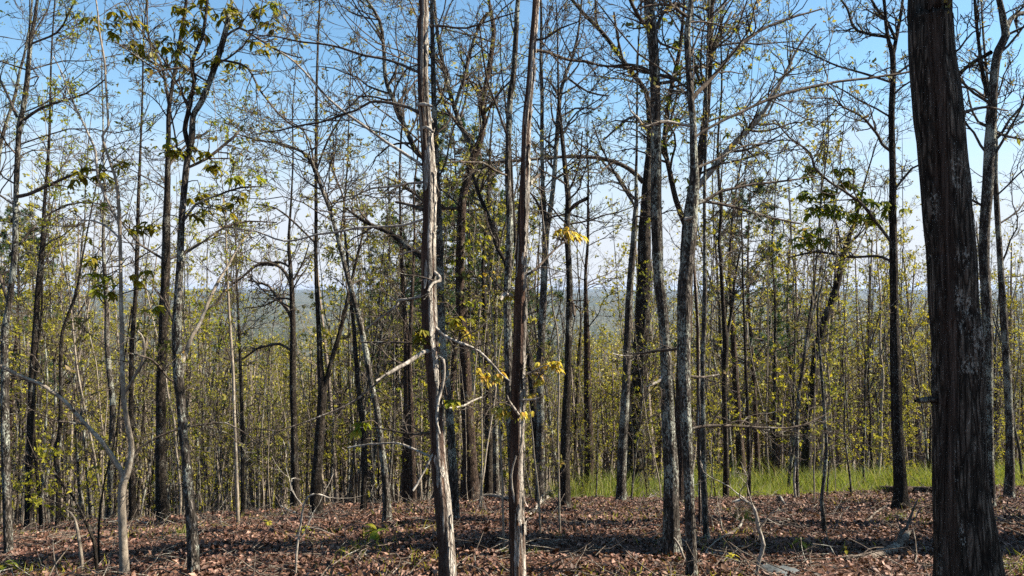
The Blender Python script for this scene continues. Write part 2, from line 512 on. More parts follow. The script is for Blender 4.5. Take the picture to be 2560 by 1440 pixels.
def trunk_geo(rng, path, segs, style):
    """one trunk: rings along path (x, y, z, r) pushed in and out as that bark is"""
    C, r = path[:, :3], path[:, 3]
    n = len(C)
    T = norm(np.gradient(C, axis=0))
    X = np.array([1., 0, 0])
    U = norm(X - T * (T @ X)[:, None]); W = np.cross(T, U)
    th = np.arange(segs) * 2 * np.pi / segs
    s = np.concatenate([[0], np.cumsum(np.linalg.norm(np.diff(C, axis=0), axis=1))])
    TH, SS = np.meshgrid(th, s)
    RR = np.repeat(r[:, None], segs, 1)
    peel = np.zeros_like(RR)
    seed = lambda: np.random.default_rng(int(rng.integers(1e9)))
    if style == 'oak':
        wob = .25 * (pnoise(seed(), TH, SS, 9, 2.2) - .5)
        fine = 1 - np.abs(2 * pnoise(seed(), TH + wob, SS, 46, 3.0) - 1)
        mid = 1 - np.abs(2 * pnoise(seed(), TH + wob, SS, 24, 1.6) - 1)
        big = pnoise(seed(), TH, SS, 5, .9)
        hgt = (SS / s[-1])
        tc = np.radians(np.interp(SS, [0, 1.0, 2.2, 3.4, 9], [-160, -150, -130, -108, -98])) + .1 * (pnoise(seed(), TH * 0, SS, 3, 2.5) - .5)
        dth = (TH - tc + np.pi) % (2 * np.pi) - np.pi
        hw = np.interp(SS, [0, 1.5, 3.2, 9], [.30, .34, .36, .30]) + .16 * (pnoise(seed(), TH * 0, SS, 3, 3.5) - .5) + .10 * (pnoise(seed(), TH, SS, 9, 9.) - .5)
        inn = np.clip((hw - np.abs(dth)) / .06, 0, 1)
        lip = np.exp(-((np.abs(dth) - hw - .06) / .07) ** 2)
        crack = np.exp(-((dth + hw * .55) / .075) ** 2)
        crack2 = np.exp(-((dth - hw * .15 - .1 * np.sin(SS * 2) - .1 * pnoise(seed(), TH * 0, SS, 3, 5.)) / .03) ** 2)
        disp = (fine * .050 + mid * .085 + big * .09 - .05) * (1 - inn) - inn * .055 + lip * .055 - crack * .17 - crack2 * .03
        RR = RR * (1 + disp - .035)
        peel = np.clip(inn * 1.1 - crack * .2, 0, 1)
        knob = np.exp(-((SS - 2.62) / .10) ** 2) * np.exp(-(((TH - .05 + np.pi) % (2 * np.pi) - np.pi) / .45) ** 2)
        RR = RR + .022 * knob
    elif style == 'shag':
        wob = .5 * (pnoise(seed(), TH, SS, 4, .8) - .5)
        big = pnoise(seed(), TH, SS, 4, .9)
        st = pnoise(seed(), TH + wob, SS, 11, .9)
        st2 = pnoise(seed(), TH + wob * .7, SS, 20, 2.2)
        step = np.clip((st - .45) * 9, 0, 1) * .6 + np.clip((st2 - .5) * 8, 0, 1) * .4
        rag = pnoise(seed(), TH + wob, SS, 16, 5.)
        RR = RR * (.84 + .24 * step + .24 * (big - .5) + .10 * (rag - .5))
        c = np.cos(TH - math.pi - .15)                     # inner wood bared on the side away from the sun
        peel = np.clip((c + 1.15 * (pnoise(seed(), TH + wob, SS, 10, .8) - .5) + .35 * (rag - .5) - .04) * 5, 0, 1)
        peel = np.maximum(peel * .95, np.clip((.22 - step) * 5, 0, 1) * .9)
    elif style in ('grey', 'dark', 'red'):
        wob = .35 * (pnoise(seed(), TH, SS, 6, 2.) - .5)
        k = 14 if segs >= 20 else 7
        fi = 1 - np.abs(2 * pnoise(seed(), TH + wob, SS, k, 3.5) - 1)
        big = pnoise(seed(), TH, SS, 3, 1.4)
        lump = pnoise(seed(), TH, SS, 5, 7.)
        RR = RR * (.92 + .10 * fi + .17 * (big - .5) + .09 * (lump - .5))
    else:
        RR = RR * (.97 + .10 * (pnoise(seed(), TH, SS, 3, 3.) - .5))
    if r.max() > .055:
        hh = np.clip(SS - .20, 0, None)
        RR = RR * (1 + np.exp(-hh / .13) * (-.05 + .75 * np.clip(pnoise(seed(), TH, SS * 0, 5, 1.) - .25, 0, 1)))
    V = C[:, None] + RR[..., None] * (U[:, None] * np.cos(TH)[..., None] + W[:, None] * np.sin(TH)[..., None])
    b = (np.arange(n - 1)[:, None] * segs); k = np.arange(segs)[None]; k2 = (k + 1) % segs
    Fq = np.stack([b + k, b + k2, b + segs + k2, b + segs + k], -1).reshape(-1, 4)
    G = Geo()
    G.add(V, Fq, at=peel.ravel() if style in ('oak', 'shag') else None)
    if style in ('oak', 'shag'):
        pass
    return G

# ------------------------------------------------------------------ trees traced one by one
def make_tree(name, label, cat, pts, bark='grey', d=None, limbs=(), clusters=(), auto=(14, 640, 2.2, 0.6), ext=4.5,
              limbmat=None, lean=None, seed=None, leafmat_='bud', group=None, seglim=None, noflare=False, leafsz=.045):
    """pts: (x, y, width) in photo pixels from the foot up; limbs: lists of the same; clusters: (x, y, radius, n, kind)"""
    rng = np.random.default_rng(seed if seed is not None else (abs(hash_(label)) % (2 ** 31)))
    d0 = d if d else depth_at(pts[0][1], pts[0][0])
    lean = rng.uniform(-.05, .05) if lean is None else lean
    def W(px, py, dd): return unp(px, py, dd)
    path = []
    z0 = None
    for (px, py, w) in pts:
        q = W(px, py, d0)
        if z0 is None: z0 = q[2]
        dd = d0 + lean * (q[2] - z0)
        q = W(px, py, dd)
        path.append((*q, w / 2. / F * dd * math.cos(math.atan((px - 1280.) / F))))
    foot = path[0]
    root = thing(name, label, cat, (foot[0], foot[1], float(ground(foot[0], foot[1]))), group)
    off = root.location
    # buried foot and flare
    zg = float(ground(foot[0], foot[1]))
    if zg - .02 < foot[2]:
        path.insert(0, (foot[0], foot[1], zg - .05, foot[3] * 1.12))
    fl = 1.0 if noflare else 1.6
    path.insert(0, (path[0][0], path[0][1], path[0][2] - .18, path[0][3] * fl))
    top = np.array(path[-1]); prev = np.array(path[-2])
    up_ = norm(top[:3] - prev[:3])
    if ext > 0:
        k = max(2, int(ext / .8))
        for i in range(1, k + 1):
            up_ = norm(up_ + rng.normal(0, .07, 3) + np.array([0, 0, .06]))
            q = np.array(path[-1][:3]) + up_ * ext / k
            path.append((*q, max(top[3] * (1 - .85 * i / k), .004)))
    step = min(.12, max(.03, d0 * .0065))
    P = smoothpath(path, step)
    rmax = max(p[3] for p in path)
    segs = 64 if bark == 'oak' else (36 if bark == 'shag' else (24 if rmax * F / d0 > 12 else 14))
    trunk_geo(rng, P, segs, bark).build('trunk', bark, root, off)
    rmin = max(.0022, .00033 * d0)
    if bark == 'shag' and rmax * F / d0 > 12:
        # long plates of bark coming away from the stem, their ends lifted
        for _ in range(80):
            lb = Geo()
            i0 = rng.integers(3, len(P) - 14); ln = int(rng.integers(3, 9))
            th0 = rng.normal(-.55, 1.0); wd = rng.uniform(.10, .34)
            lift0, lift1 = rng.uniform(0, .10), rng.uniform(.05, .55)
            if rng.random() < .4: lift0, lift1 = lift1, lift0
            rows = []
            for q in range(ln):
                f = q / (ln - 1)
                c_, r_ = P[i0 + q, :3], P[i0 + q, 3]
                w_ = wd * (1 - .75 * abs(2 * f - 1) ** 3) * rng.uniform(.8, 1.2)
                of = r_ * (1.06 + lift0 * max(0, 1 - 2.2 * f) ** 2 + lift1 * max(0, 2.2 * f - 1.2) ** 2)
                for e in (-1, 0, 1):
                    a_ = th0 + e * w_ + .05 * math.sin(3 * f + th0)
                    rows.append(c_ + np.array([math.cos(a_), math.sin(a_), 0]) * of * (1.0 + .02 * (1 - abs(e))))
            F_ = [(3 * q + e, 3 * q + e + 1, 3 * q + e + 4, 3 * q + e + 3) for q in range(ln - 1) for e in (0, 1)]
            lb.add(np.array(rows), F_)
            lb.build('bark_flake', 'shag', root, off)
    limbmat = limbmat or ('palelimb' if bark in ('shag', 'pale') else 'twig')
    leafG = Geo(); anchors = [P[:, :3]]
    for L in limbs:
        opt = {}
        if isinstance(L[0], dict):
            opt, L = L[0], L[1:]
        dr = opt.get('drift', rng.uniform(-.8, .8)) * min(1, d0 / 9)
        pp = np.array([(x, y) for x, y, w in L], float)
        al = np.concatenate([[0], np.cumsum(np.linalg.norm(np.diff(pp, axis=0), axis=1))]); al /= al[-1]
        i0 = int(np.argmin(np.linalg.norm(P[:, :3] - W(L[0][0], L[0][1], d0), axis=1)))
        dl = opt.get('d', P[i0, 1])
        rows = [(*W(x, y, dl + dr * a), max(w / 2. / F * dl, rmin)) for (x, y, w), a in zip(L, al)]
        Q = smoothpath(rows, max(.05, d0 * .012))
        Q[:, :3] += np.cumsum(rng.normal(0, .004, (len(Q), 3)), 0) * np.linspace(0, 1, len(Q))[:, None] * .6
        anchors.append(Q[:, :3])
        bg = Geo(); tg_ = None
        bg.tubes(Q[None, :, :3], Q[None, :, 3] * (1 + .10 * (rng.random((1, len(Q))) - .5)), 8)
        nk = opt.get('twigs', max(3, int(al.size * 1.6)))
        if nk:
            Lm = np.linalg.norm(np.diff(Q[:, :3], axis=0), axis=1).sum()
            ts = rng.uniform(.25, .98, nk); jj = (ts * (len(Q) - 2)).astype(int)
            dirs = norm(Q[jj + 1, :3] - Q[jj, :3])
            u = norm(np.cross(dirs, rng.normal(0, 1, dirs.shape)))
            parts, tip = twigs(rng, Q[jj, :3], dirs * .65 + u * .75, np.clip(Lm * rng.uniform(.15, .42, nk), .25, 1.6) * opt.get('tl', 1),
                               np.maximum(Q[jj, 3] * .55, rmin), 4, 3, .2, rmin)
            tg_ = Geo(); fill(tg_, parts, 2.4)
            spray(rng, leafG, tip, opt.get('leaf', auto[3] if auto else .5), leafsz, leafsz * .5)
        o = bg.build('branch', opt.get('mat', limbmat), root, off)
        if tg_ is not None and tg_.n:
            tg_.build('sprays', 'twig', o, off)
    if auto and auto[0]:
        n1, ystart, Lmax, dens = auto[:4]
        n1 = max(3, int(n1 * 1.05))
        zs = W(0, ystart, d0)[2]
        cand = np.where(P[:, 2] > zs)[0]
        cand = cand[cand < len(P) - 3]
        if len(cand) > 4:
            j = rng.choice(cand, n1)
            T = norm(P[j + 1, :3] - P[j, :3])
            az = rng.uniform(0, 2 * np.pi, n1)
            side = np.stack([np.cos(az), np.sin(az) * .8, np.zeros(n1)], -1)
            an = rng.normal(.95, .2, n1)[:, None]
            D = T * np.cos(an) + side * np.sin(an)
            ll = Lmax * rng.uniform(.35, 1.1, n1)
            parts, tip = twigs(rng, P[j, :3], D, ll, np.maximum(np.minimum(P[j, 3] * .36, .012 * ll + .003), rmin), 6, 6, .19, rmin)
            cg = Geo(); fill(cg, parts, 2.6)
            if cg.n:
                cg.build('crown', 'twig', root, off)
            tip = tip[tip[:, :, 1].min(1) > 2.6]
            spray(rng, leafG, tip, dens, leafsz, leafsz * .5)
    if leafG.n:
        leafG.build('foliage', leafmat_, root, off, False)
    for (x, y, rad, n, kind) in clusters:
        n = int(n * {'gold': 1.6, 'green': 2.0}.get(kind, 1.2))
        cg = Geo()
        i0 = int(np.argmin(np.abs(P[:, 2] - W(0, y, d0)[2])))
        dl = P[i0, 1]
        rm = rad / F * dl
        c0 = W(x, y, dl)
        c = c0 + rng.normal(0, .5, (n, 3)) * np.array([rm, rm * .8, rm * .6])
        k = 5
        cc = np.repeat(c, k, 0)
        an = np.tile(np.linspace(-1.25, 1.25, k), n) + rng.normal(0, .15, n * k)
        head = np.repeat(rng.uniform(0, 2 * np.pi, n), k)
        D = np.stack([np.cos(head + an), np.sin(head + an), rng.normal(-.25, .3, n * k)], -1)
        sz = np.repeat(rng.uniform(.7, 1.15, n), k) * (1 - .25 * np.abs(np.tile(np.linspace(-1, 1, k), n)))
        base = {'gold': .056, 'lime': .085, 'olive': .085, 'green': .085}[kind] * min(1.35, max(.8, d0 / 7))
        cg.lances(cc, D, np.tile(np.array([[0, 0, 1.]]), (n * k, 1)) + rng.normal(0, .25, (n * k, 3)), sz * base, sz * base * .42,
                  .75 if kind == 'gold' else .45)
        o = cg.build('foliage', kind, root, off, False)
        # the leaf stalks
        sg = Geo()
        A_ = np.concatenate(anchors); near_ = A_[int(np.argmin(np.linalg.norm(A_ - c0 + np.array([0, 0, -.08]), axis=1)))]
        c1 = c0 + np.array([0, 0, .01])
        if np.linalg.norm(near_ - c1) < 1.6:
            mm_ = (near_ + c1) / 2 + np.array([0, 0, .05]) + rng.normal(0, .03, 3)
            shoot = smoothpath([(*near_, .0042), (*mm_, .0034), (*c1, .0024)], .04)
            sg.tubes(shoot[None, :, :3], shoot[None, :, 3], 4)
        mid = (c + c1) / 2 + rng.normal(0, .015, (n, 3))
        sg.tubes(np.stack([np.repeat(c1[None], n, 0), mid, c], 1), np.full((n, 3), .0022), 3)
        sg.build('leaf_stalk', 'twig', o, off)
    return root

def hash_(s):
    h = 17
    for ch in s:
        h = (h * 131 + ord(ch)) % 2147483647
    return h

TREES = []          # (photo x at mid height, short phrase) used to name the gaps between trees
def T(phrase, *a, **k):
    pts = a[3]
    o = make_tree(*a, **k)
    xm = min(pts, key=lambda p: abs(p[1] - 1100))[0]
    TREES.append((xm, phrase))
    return o

T('the edge trunk', 'oak_tree', 'grey forking tree at the photo edge, its foot dappled with sun', 'tree',
  [(22,1388,26),(15,1200,24),(12,950,22),(12,830,20),(24,750,17),(38,620,17),(40,500,15),(47,330,14),(58,270,14),(68,200,14),(76,110,12),(92,10,9)], 'grey',
  limbs=[[(60,300,7),(100,272,7),(160,252,6),(215,235,5),(262,200,3)], [(42,292,7),(20,240,6),(0,200,6),(-40,120,4)],
         [(82,108,5),(140,82,5),(165,45,4),(190,-10,3)], [(38,492,10),(70,486,9),(125,462,8),(175,440,7),(232,424,5),(300,430,3)],
         [(24,640,6),(75,580,6),(120,536,5),(200,505,4),(300,520,3)], [(20,760,8),(0,690,7),(-30,600,5)]],
  auto=(34,640,1.7,2.4), leafmat_='lime', leafsz=.036)
T('the faint leaning trunk', 'oak_tree', 'pale trunk leaning across the edge trunk high in the corner', 'tree',
  [(-60,1260,16),(-40,900,14),(-15,560,12),(0,375,11),(15,310,10),(37,240,9),(50,175,8),(60,140,7),(75,60,6),(80,0,5)], 'grey', d=17, auto=(36,520,2.6,2.4), leafmat_='lime')
T('the twin dark stems', 'oak_tree', 'dark straight trunk, stouter of two close stems by the photo edge', 'tree',
  [(72,1245,22),(75,1100,20),(80,950,18),(88,830,16),(94,740,15),(105,620,13),(112,500,9),(124,330,7),(128,150,5)], 'dark', d=15, auto=(22,760,1.8,1.0))
T('the thin crooked stem', 'slender_tree', 'thin crooked dark stem crossing in front of a stouter dark trunk', 'tree',
  [(103,1320,11),(96,1220,10),(90,1160,9),(84,1050,9),(90,900,7),(104,780,6),(108,640,5)], 'dark', ext=3, auto=(12,900,1.2,.8))
T('the knobbly dark stem', 'slender_tree', 'dark stem with a knobbly elbow low down, tilting gently', 'tree',
  [(145,1318,15),(146,1200,13),(140,1130,13),(149,1080,11),(152,1000,11),(153,850,9),(166,800,8),(190,730,7),(205,650,5)], 'dark', ext=3, auto=(12,900,1.3,.8))
T('the low bent saplings', 'sapling', 'thin sapling bending away from a low clump, its long stem arching', 'sapling',
  [(242,1432,10),(236,1360,10),(216,1310,8),(190,1255,7),(165,1220,6),(132,1175,4),(105,1130,3)], 'dark', ext=0, noflare=True, auto=(5,1300,.5,1.2), leafmat_='midleaf')
T('the low bent saplings', 'sapling', 'short pale snag stem, lower of a bent sapling clump', 'sapling',
  [(206,1432,11),(201,1370,10),(186,1295,7),(165,1275,4)], 'pale', ext=0, noflare=True, auto=None)
T('the low bent saplings', 'sapling', 'straight thin dark shoot rising beside the pale forked sapling', 'sapling',
  [(248,1420,6),(247,1320,6),(258,1220,5),(272,1160,4),(290,1080,3)], 'dark', ext=1, noflare=True, auto=(5,1200,.5,1.0))
T('the pale forked sapling', 'hickory_sapling', 'pale smooth forked sapling with a long arching low branch and big leaves', 'sapling',
  [(312,1445,26),(307,1330,22),(305,1230,22),(316,1185,21),(327,1145,16),(328,1110,15),(318,1055,14),(311,1010,14),(306,930,13),(305,850,12),(303,760,11),(301,640,10),(298,540,10),(292,460,9),(282,425,8),(270,390,7),(256,340,7),(270,318,6),(268,260,6),(264,200,6),(261,150,5),(247,70,5),(240,0,4)], 'pale',
  limbs=[[{'drift':-.3,'twigs':5,'mat':'pale'},(310,1190,13),(296,1165,12),(280,1140,12),(252,1100,11),(215,1060,10),(190,1030,10),(162,1000,9),(128,975,9),(95,955,8),(40,932,8),(-10,905,8),(-80,880,6)],
         [{'drift':.3,'twigs':6,'mat':'twig'},(330,1150,7),(350,1120,6),(400,1090,5),(450,1072,5),(490,1064,5),(525,1060,5),(565,1058,4),(620,1085,3),(665,1120,2)],
         [{'twigs':3,'mat':'pale'},(313,982,7),(340,935,7),(354,905,6),(360,880,6),(355,850,5),(340,832,4)],
         [{'twigs':6,'drift':-.4},(299,560,7),(270,505,6),(245,440,6),(240,380,6),(228,345,5),(200,285,5),(175,230,4),(162,185,3),(140,140,2)],
         [{'twigs':5},(302,600,5),(275,572,5),(235,550,4),(180,545,3),(140,520,2)]],
  clusters=[(240,640,46,9,'olive'),(262,690,38,7,'lime'),(335,575,34,6,'olive'),(205,432,36,7,'olive'),(255,440,40,7,'olive'),(345,690,36,6,'olive'),(250,720,34,6,'lime'),(385,765,22,3,'lime'),(275,735,24,4,'olive'),(300,412,28,5,'olive')],
  auto=(8,700,.8,.3))
T('the lichened stem', 'oak_tree', 'lichen-mottled pale grey stem standing behind the forked sapling', 'tree',
  [(272,1298,17),(278,1150,16),(282,1020,16),(275,945,15),(268,870,14),(267,780,14),(262,690,11),(258,600,9),(262,480,6)], 'grey', auto=(18,800,1.6,.9))
T('the narrow dark trunk', 'oak_tree', 'narrow dark trunk with pale flecked foot, between sapling and stout trunk', 'tree',
  [(333,1305,22),(330,1220,18),(328,1070,14),(328,945,13),(331,845,13),(340,720,11),(343,620,11),(346,500,9),(352,350,6)], 'dark', auto=(18,760,1.6,.9))
T('the stout dark trunk', 'oak_tree', 'stout dark straight trunk with rough bark, pale high above', 'tree',
  [(408,1308,36),(402,1220,30),(402,1095,27),(402,970,26),(407,845,25),(411,745,24),(415,640,22),(416,560,20),(418,475,17),(421,350,13),(423,270,11),(440,160,10),(452,90,10),(465,10,8)], 'dark',
  limbs=[[(422,260,8),(412,200,7),(400,150,6),(372,95,5),(368,20,4),(372,-40,3)],[(419,420,7),(440,390,6),(480,350,5),(520,330,4)]], auto=(34,680,2.2,1.6))
T('the split-bark tree', 'hickory_tree', 'rugged forked hickory with split dark bark and drooping dark leaves above', 'tree',
  [(483,1440,34),(481,1345,30),(473,1245,27),(465,1145,25),(456,1075,24),(452,1010,25),(444,930,26),(442,820,25),(446,730,20),(450,660,19),(453,575,17),(460,475,17),(468,400,17),(479,345,18),(483,290,16),(503,255,17),(525,200,16),(543,150,16),(558,100,15),(574,35,12),(580,0,8)], 'grey', lean=.02,
  limbs=[[{'twigs':6,'mat':'dark'},(474,372,13),(462,325,13),(470,285,12),(478,240,11),(486,200,10),(483,150,9),(510,90,9),(520,20,7),(528,-30,5)],
         [{'twigs':9},(560,95,6),(598,70,6),(640,95,5),(700,130,4),(760,150,3)],
         [{'twigs':9},(545,150,6),(580,155,6),(620,170,6),(655,230,5),(720,300,4),(800,330,3)],
         [{'twigs':9},(520,205,5),(455,170,5),(400,180,5),(350,150,4),(290,110,3)],
         [{'twigs':8},(483,300,6),(440,200,5),(410,150,5),(370,100,4),(330,40,3)],
         [{'twigs':6},(455,560,6),(490,510,6),(540,490,5),(600,470,5),(660,472,3)],
         [{'twigs':6},(452,640,6),(500,610,5),(560,570,5),(620,555,4),(690,560,3)],
         [{'twigs':6},(468,420,7),(520,395,8),(560,365,7),(588,345,7),(600,330,5)],
         [{'twigs':5,'drift':1.2},(436,860,7),(432,800,7),(400,745,6),(380,720,4)],
         [{'twigs':2},(440,955,5),(420,945,5),(380,900,5),(318,880,3)],
         [{'mat':'pale','drift':.9,'twigs':6},(455,905,11),(465,880,11),(480,840,11),(500,805,10),(525,745,9),(548,700,8),(575,655,6),(600,610,5),(640,560,3)]],
  clusters=[(240,50,34,6,'olive'),(290,60,40,8,'olive'),(330,50,34,6,'olive'),(360,120,30,5,'olive'),(410,100,38,7,'olive'),(345,135,30,5,'olive'),(440,130,30,5,'olive'),(480,60,40,8,'olive'),(500,20,36,7,'olive'),(560,30,44,8,'olive'),(600,40,38,7,'olive'),(640,30,40,8,'olive'),(690,20,36,7,'lime'),(645,110,30,4,'olive'),(680,120,26,4,'olive'),(500,85,34,6,'olive'),(450,20,30,5,'olive'),(540,155,24,4,'olive'),(480,225,26,4,'lime'),(400,170,28,4,'olive'),(600,170,22,3,'olive'),(490,380,36,7,'olive'),(430,370,34,6,'olive'),(520,520,40,7,'olive'),(590,510,34,6,'olive'),(600,440,36,6,'lime'),(370,570,30,5,'olive'),(540,420,28,5,'olive'),(410,380,28,5,'lime'),(500,490,30,5,'olive'),(690,70,28,4,'olive')],
  auto=(16,420,1.3,.4))
T('the thin pale pole', 'slender_tree', 'thin pale pole in the open beside the rugged hickory', 'tree',
  [(595,1312,10),(590,1145,9),(585,1020,8),(582,920,8),(572,770,7),(566,640,5),(562,520,3)], 'pale', ext=2, auto=(22,960,1.1,2.2), leafmat_='lime')
T('the thin dark pole', 'slender_tree', 'thin dark pole just behind the thin pale one', 'tree',
  [(607,1268,11),(606,1120,10),(603,980,9),(598,840,7),(592,700,5)], 'dark', d=13.5, ext=2, auto=(14,940,1.2,1.2))
T('the spreading tree', 'oak_tree', 'straight dark tree with arched drooping limbs before the valley view', 'tree',
  [(738,1268,24),(737,1170,21),(735,1070,18),(732,945,17),(732,820,15),(730,730,13),(726,670,11),(722,600,8),(728,500,5)], 'dark',
  limbs=[[(730,800,8),(715,770,8),(690,740,8),(672,715,7),(640,705,5),(620,700,3)],[(728,710,8),(712,680,8),(690,662,7),(650,658,7),(610,690,6),(570,720,5),(535,760,4)],
         [(727,670,6),(700,655,6),(660,660,5),(630,665,4)],[(732,880,6),(700,860,7),(665,865,7),(640,872,6),(600,900,4),(560,895,3)],[(731,750,5),(700,745,5),(660,765,4),(610,770,3)],
         [(734,700,6),(745,680,5),(760,650,4),(772,610,3)]], auto=(24,780,1.7,.8))
T('the tall forked tree', 'oak_tree', 'tall dark tree forking at waist height into a straight and a slanting stem', 'tree',
  [(791,1292,38),(790,1220,30),(795,1145,27),(802,1045,24),(806,980,23),(801,920,17),(797,820,13),(792,730,11),(790,650,10),(790,500,9),(790,425,8),(791,300,7),(792,200,6),(797,50,5),(799,0,4)], 'dark',
  limbs=[[{'mat':'dark','twigs':5},(808,990,15),(815,955,13),(830,895,12),(845,845,11),(860,785,10),(870,735,9),(880,690,8),(895,625,7),(905,580,5),(915,530,4)],
         [(790,430,5),(820,350,5),(870,270,4),(930,220,3)],[(790,610,5),(740,560,5),(690,520,4),(640,510,3)]], auto=(26,620,1.4,.9))
T('the dark double stem', 'oak_tree', 'slim dark upright tree whose stem doubles near its foot', 'tree',
  [(909,1268,18),(911,1170,16),(907,1070,14),(896,970,12),(890,895,11),(885,820,10),(876,740,9),(868,640,7),(860,540,5)], 'dark', d=13, auto=(18,800,1.5,.9))
T('the winding lit tree', 'oak_tree', 'winding tree with a sunlit grey stem, sweeping over at the top', 'tree',
  [(968,1305,24),(966,1245,19),(960,1170,17),(951,1095,16),(941,1020,16),(930,970,15),(917,895,15),(905,830,14),(895,785,13),(883,740,13),(872,700,12),(856,640,11),(841,580,11),(825,525,10),(806,475,10),(787,425,10),(768,388,8),(735,371,7),(690,357,6),(640,350,5),(580,330,3)], 'grey', ext=0,
  limbs=[[(785,430,6),(780,380,5),(760,330,4),(700,290,3)],[(850,620,6),(855,560,6),(860,500,5),(835,430,4),(840,360,3)]], auto=(22,560,1.4,.8))
T('the dark straight pair', 'oak_tree', 'dark straight trunk, thicker of a close pair before the pine', 'tree',
  [(1015,1242,22),(1015,1120,19),(1017,1020,18),(1017,920,16),(1016,860,14),(1010,760,11),(1004,640,8),(1000,500,6)], 'red', d=15.5, auto=(18,760,1.6,1.2))
T('the dark straight pair', 'oak_tree', 'thinner brown trunk of a close pair before the pine', 'tree',
  [(1033,1247,18),(1030,1120,15),(1027,1000,13),(1024,880,11),(1030,740,9),(1036,600,6)], 'red', d=14.6, auto=(14,760,1.4,1.0))
T('the peeling hickory', 'hickory_tree', 'bare peeling tree, ragged red-brown wood and whitish bark, many pale dead limbs', 'tree',
  [(1118,1500,50),(1117,1430,47),(1112,1330,44),(1107,1250,42),(1097,1145,37),(1091,1020,35),(1083,920,35),(1074,820,36),(1072,735,34),(1071,650,33),(1073,550,31),(1074,450,32),(1067,350,32),(1059,250,29),(1057,150,28),(1058,50,27),(1059,0,24)], 'shag', d=4.75, lean=.02,
  limbs=[[{'drift':-.5,'twigs':2},(1088,878,12),(1060,880,11),(1030,900,11),(1010,915,10),(980,932,9),(960,945,7),(943,958,5)],
         [{'d':4.5,'drift':-.3,'twigs':3,'mat':'dead'},(945,956,5),(890,1000,5),(830,1030,4.5),(740,1062,4),(690,1076,3.5),(640,1072,3)],
         [{'drift':-.3,'twigs':3},(1086,815,8),(1100,830,8),(1120,845,8),(1160,862,8),(1195,880,7),(1225,908,6),(1245,930,4),(1268,950,3)],
         [{'drift':-.15,'twigs':0},(1094,890,8),(1108,900,8),(1111,930,7),(1108,960,7),(1096,1000,7),(1090,1040,6),(1096,1085,5)],
         [{'drift':.4,'twigs':2},(1100,1022,5),(1150,1017,5),(1175,1003,5),(1202,991,4)],
         [{'drift':.5,'twigs':2},(1078,1142,6),(1050,1130,6),(1010,1112,6),(985,1107,5),(960,1107,5),(940,1110,5),(915,1112,5),(872,1122,4)],
         [{'drift':-.2,'twigs':0},(1093,1108,6),(1086,1130,6),(1075,1155,5),(1058,1190,5),(1040,1226,5)],
         [{'drift':.3,'twigs':4},(1066,726,9),(1050,740,8),(1030,747,7),(995,750,7),(990,765,6),(950,795,6),(915,825,4)],
         [{'drift':-.3,'twigs':2},(1083,678,9),(1096,690,9),(1100,703,8),(1080,708,7),(1066,730,7)],
         [{'drift':.2,'twigs':1,'mat':'twig'},(1058,525,9),(1030,515,8),(990,505,7)],
         [{'drift':.8,'twigs':5,'mat':'twig'},(1050,284,9),(1020,268,8),(990,260,8),(960,255,7),(925,255,7),(890,275,6),(855,285,6),(810,302,5),(765,310,5),(700,325,4),(630,338,3)],
         [{'drift':.6,'twigs':5,'mat':'twig'},(1045,180,7),(1000,160,7),(960,147,6),(910,138,6),(855,120,6),(810,110,5),(765,107,5),(700,92,4),(640,85,3)],
         [{'drift':1.0,'twigs':7},(1054,412,8),(1005,380,8),(965,355,7),(910,315,7),(865,285,7),(820,250,6),(780,210,6),(730,160,5),(690,135,4)],
         [{'drift':.5,'twigs':5},(1066,455,7),(1020,460,6),(975,470,6),(930,475,5),(880,500,4)],
         [{'drift':.9,'twigs':6},(1068,545,6),(1020,560,6),(990,565,6),(940,567,6),(890,570,6),(840,580,6),(790,585,5),(710,596,5),(640,570,4),(580,560,3)],
         [{'drift':-.4,'twigs':4,'mat':'twig'},(1074,65,7),(1110,65,6),(1165,70,5),(1240,45,4),(1300,30,3)],
         [{'drift':-.2,'twigs':0},(1040,262,8),(1060,262,9),(1078,270,6)], [{'drift':-.2,'twigs':0},(1050,325,8),(1066,318,8),(1080,330,6)],
         [{'drift':.5,'twigs':3,'mat':'twig'},(1072,860,6),(1030,858,5),(990,855,5),(900,850,4)],[{'drift':.5,'twigs':4,'mat':'twig'},(1082,1080,7),(1040,1085,6),(1000,1080,5),(950,1070,4),(895,1070,3)],
         [{'drift':.6,'twigs':3},(1070,590,6),(1050,620,5),(1000,640,5)]],
  clusters=[(1072,845,26,5,'olive'),(1040,835,24,4,'olive'),(1140,1003,18,4,'lime'),(1120,1005,15,3,'lime'),(1210,930,18,4,'gold'),(1248,930,15,3,'gold'),(1150,800,26,5,'olive'),(1160,830,22,4,'gold'),(895,1062,20,4,'lime'),(1235,950,14,3,'gold')],
  auto=(6,300,1.1,.05))
T('the lichen-grey trunk', 'oak_tree', 'lichen-grey trunk close behind the peeling tree, with a thick dark limb', 'tree',
  [(1138,1308,26),(1132,1170,21),(1126,1070,20),(1117,970,19),(1108,880,18),(1105,845,18),(1102,745,17),(1100,650,17),(1094,500,16),(1090,400,15),(1086,300,14),(1083,180,12),(1080,50,10),(1079,0,8)], 'grey',
  limbs=[[{'mat':'dark'},(1098,655,18),(1060,645,18),(1018,616,16),(980,586,13),(935,566,11),(900,548,9),(880,533,7),(855,515,4)],
         [{'mat':'grey'},(1092,420,13),(1060,395,13),(1040,378,13),(1022,340,12),(1010,310,12),(992,265,12),(978,235,11),(963,190,10),(960,110,9),(950,50,8),(920,0,6),(890,-60,4)],
         [(1095,520,7),(1060,505,7),(1020,470,6),(960,440,5)]], auto=(28,520,2.0,.9))
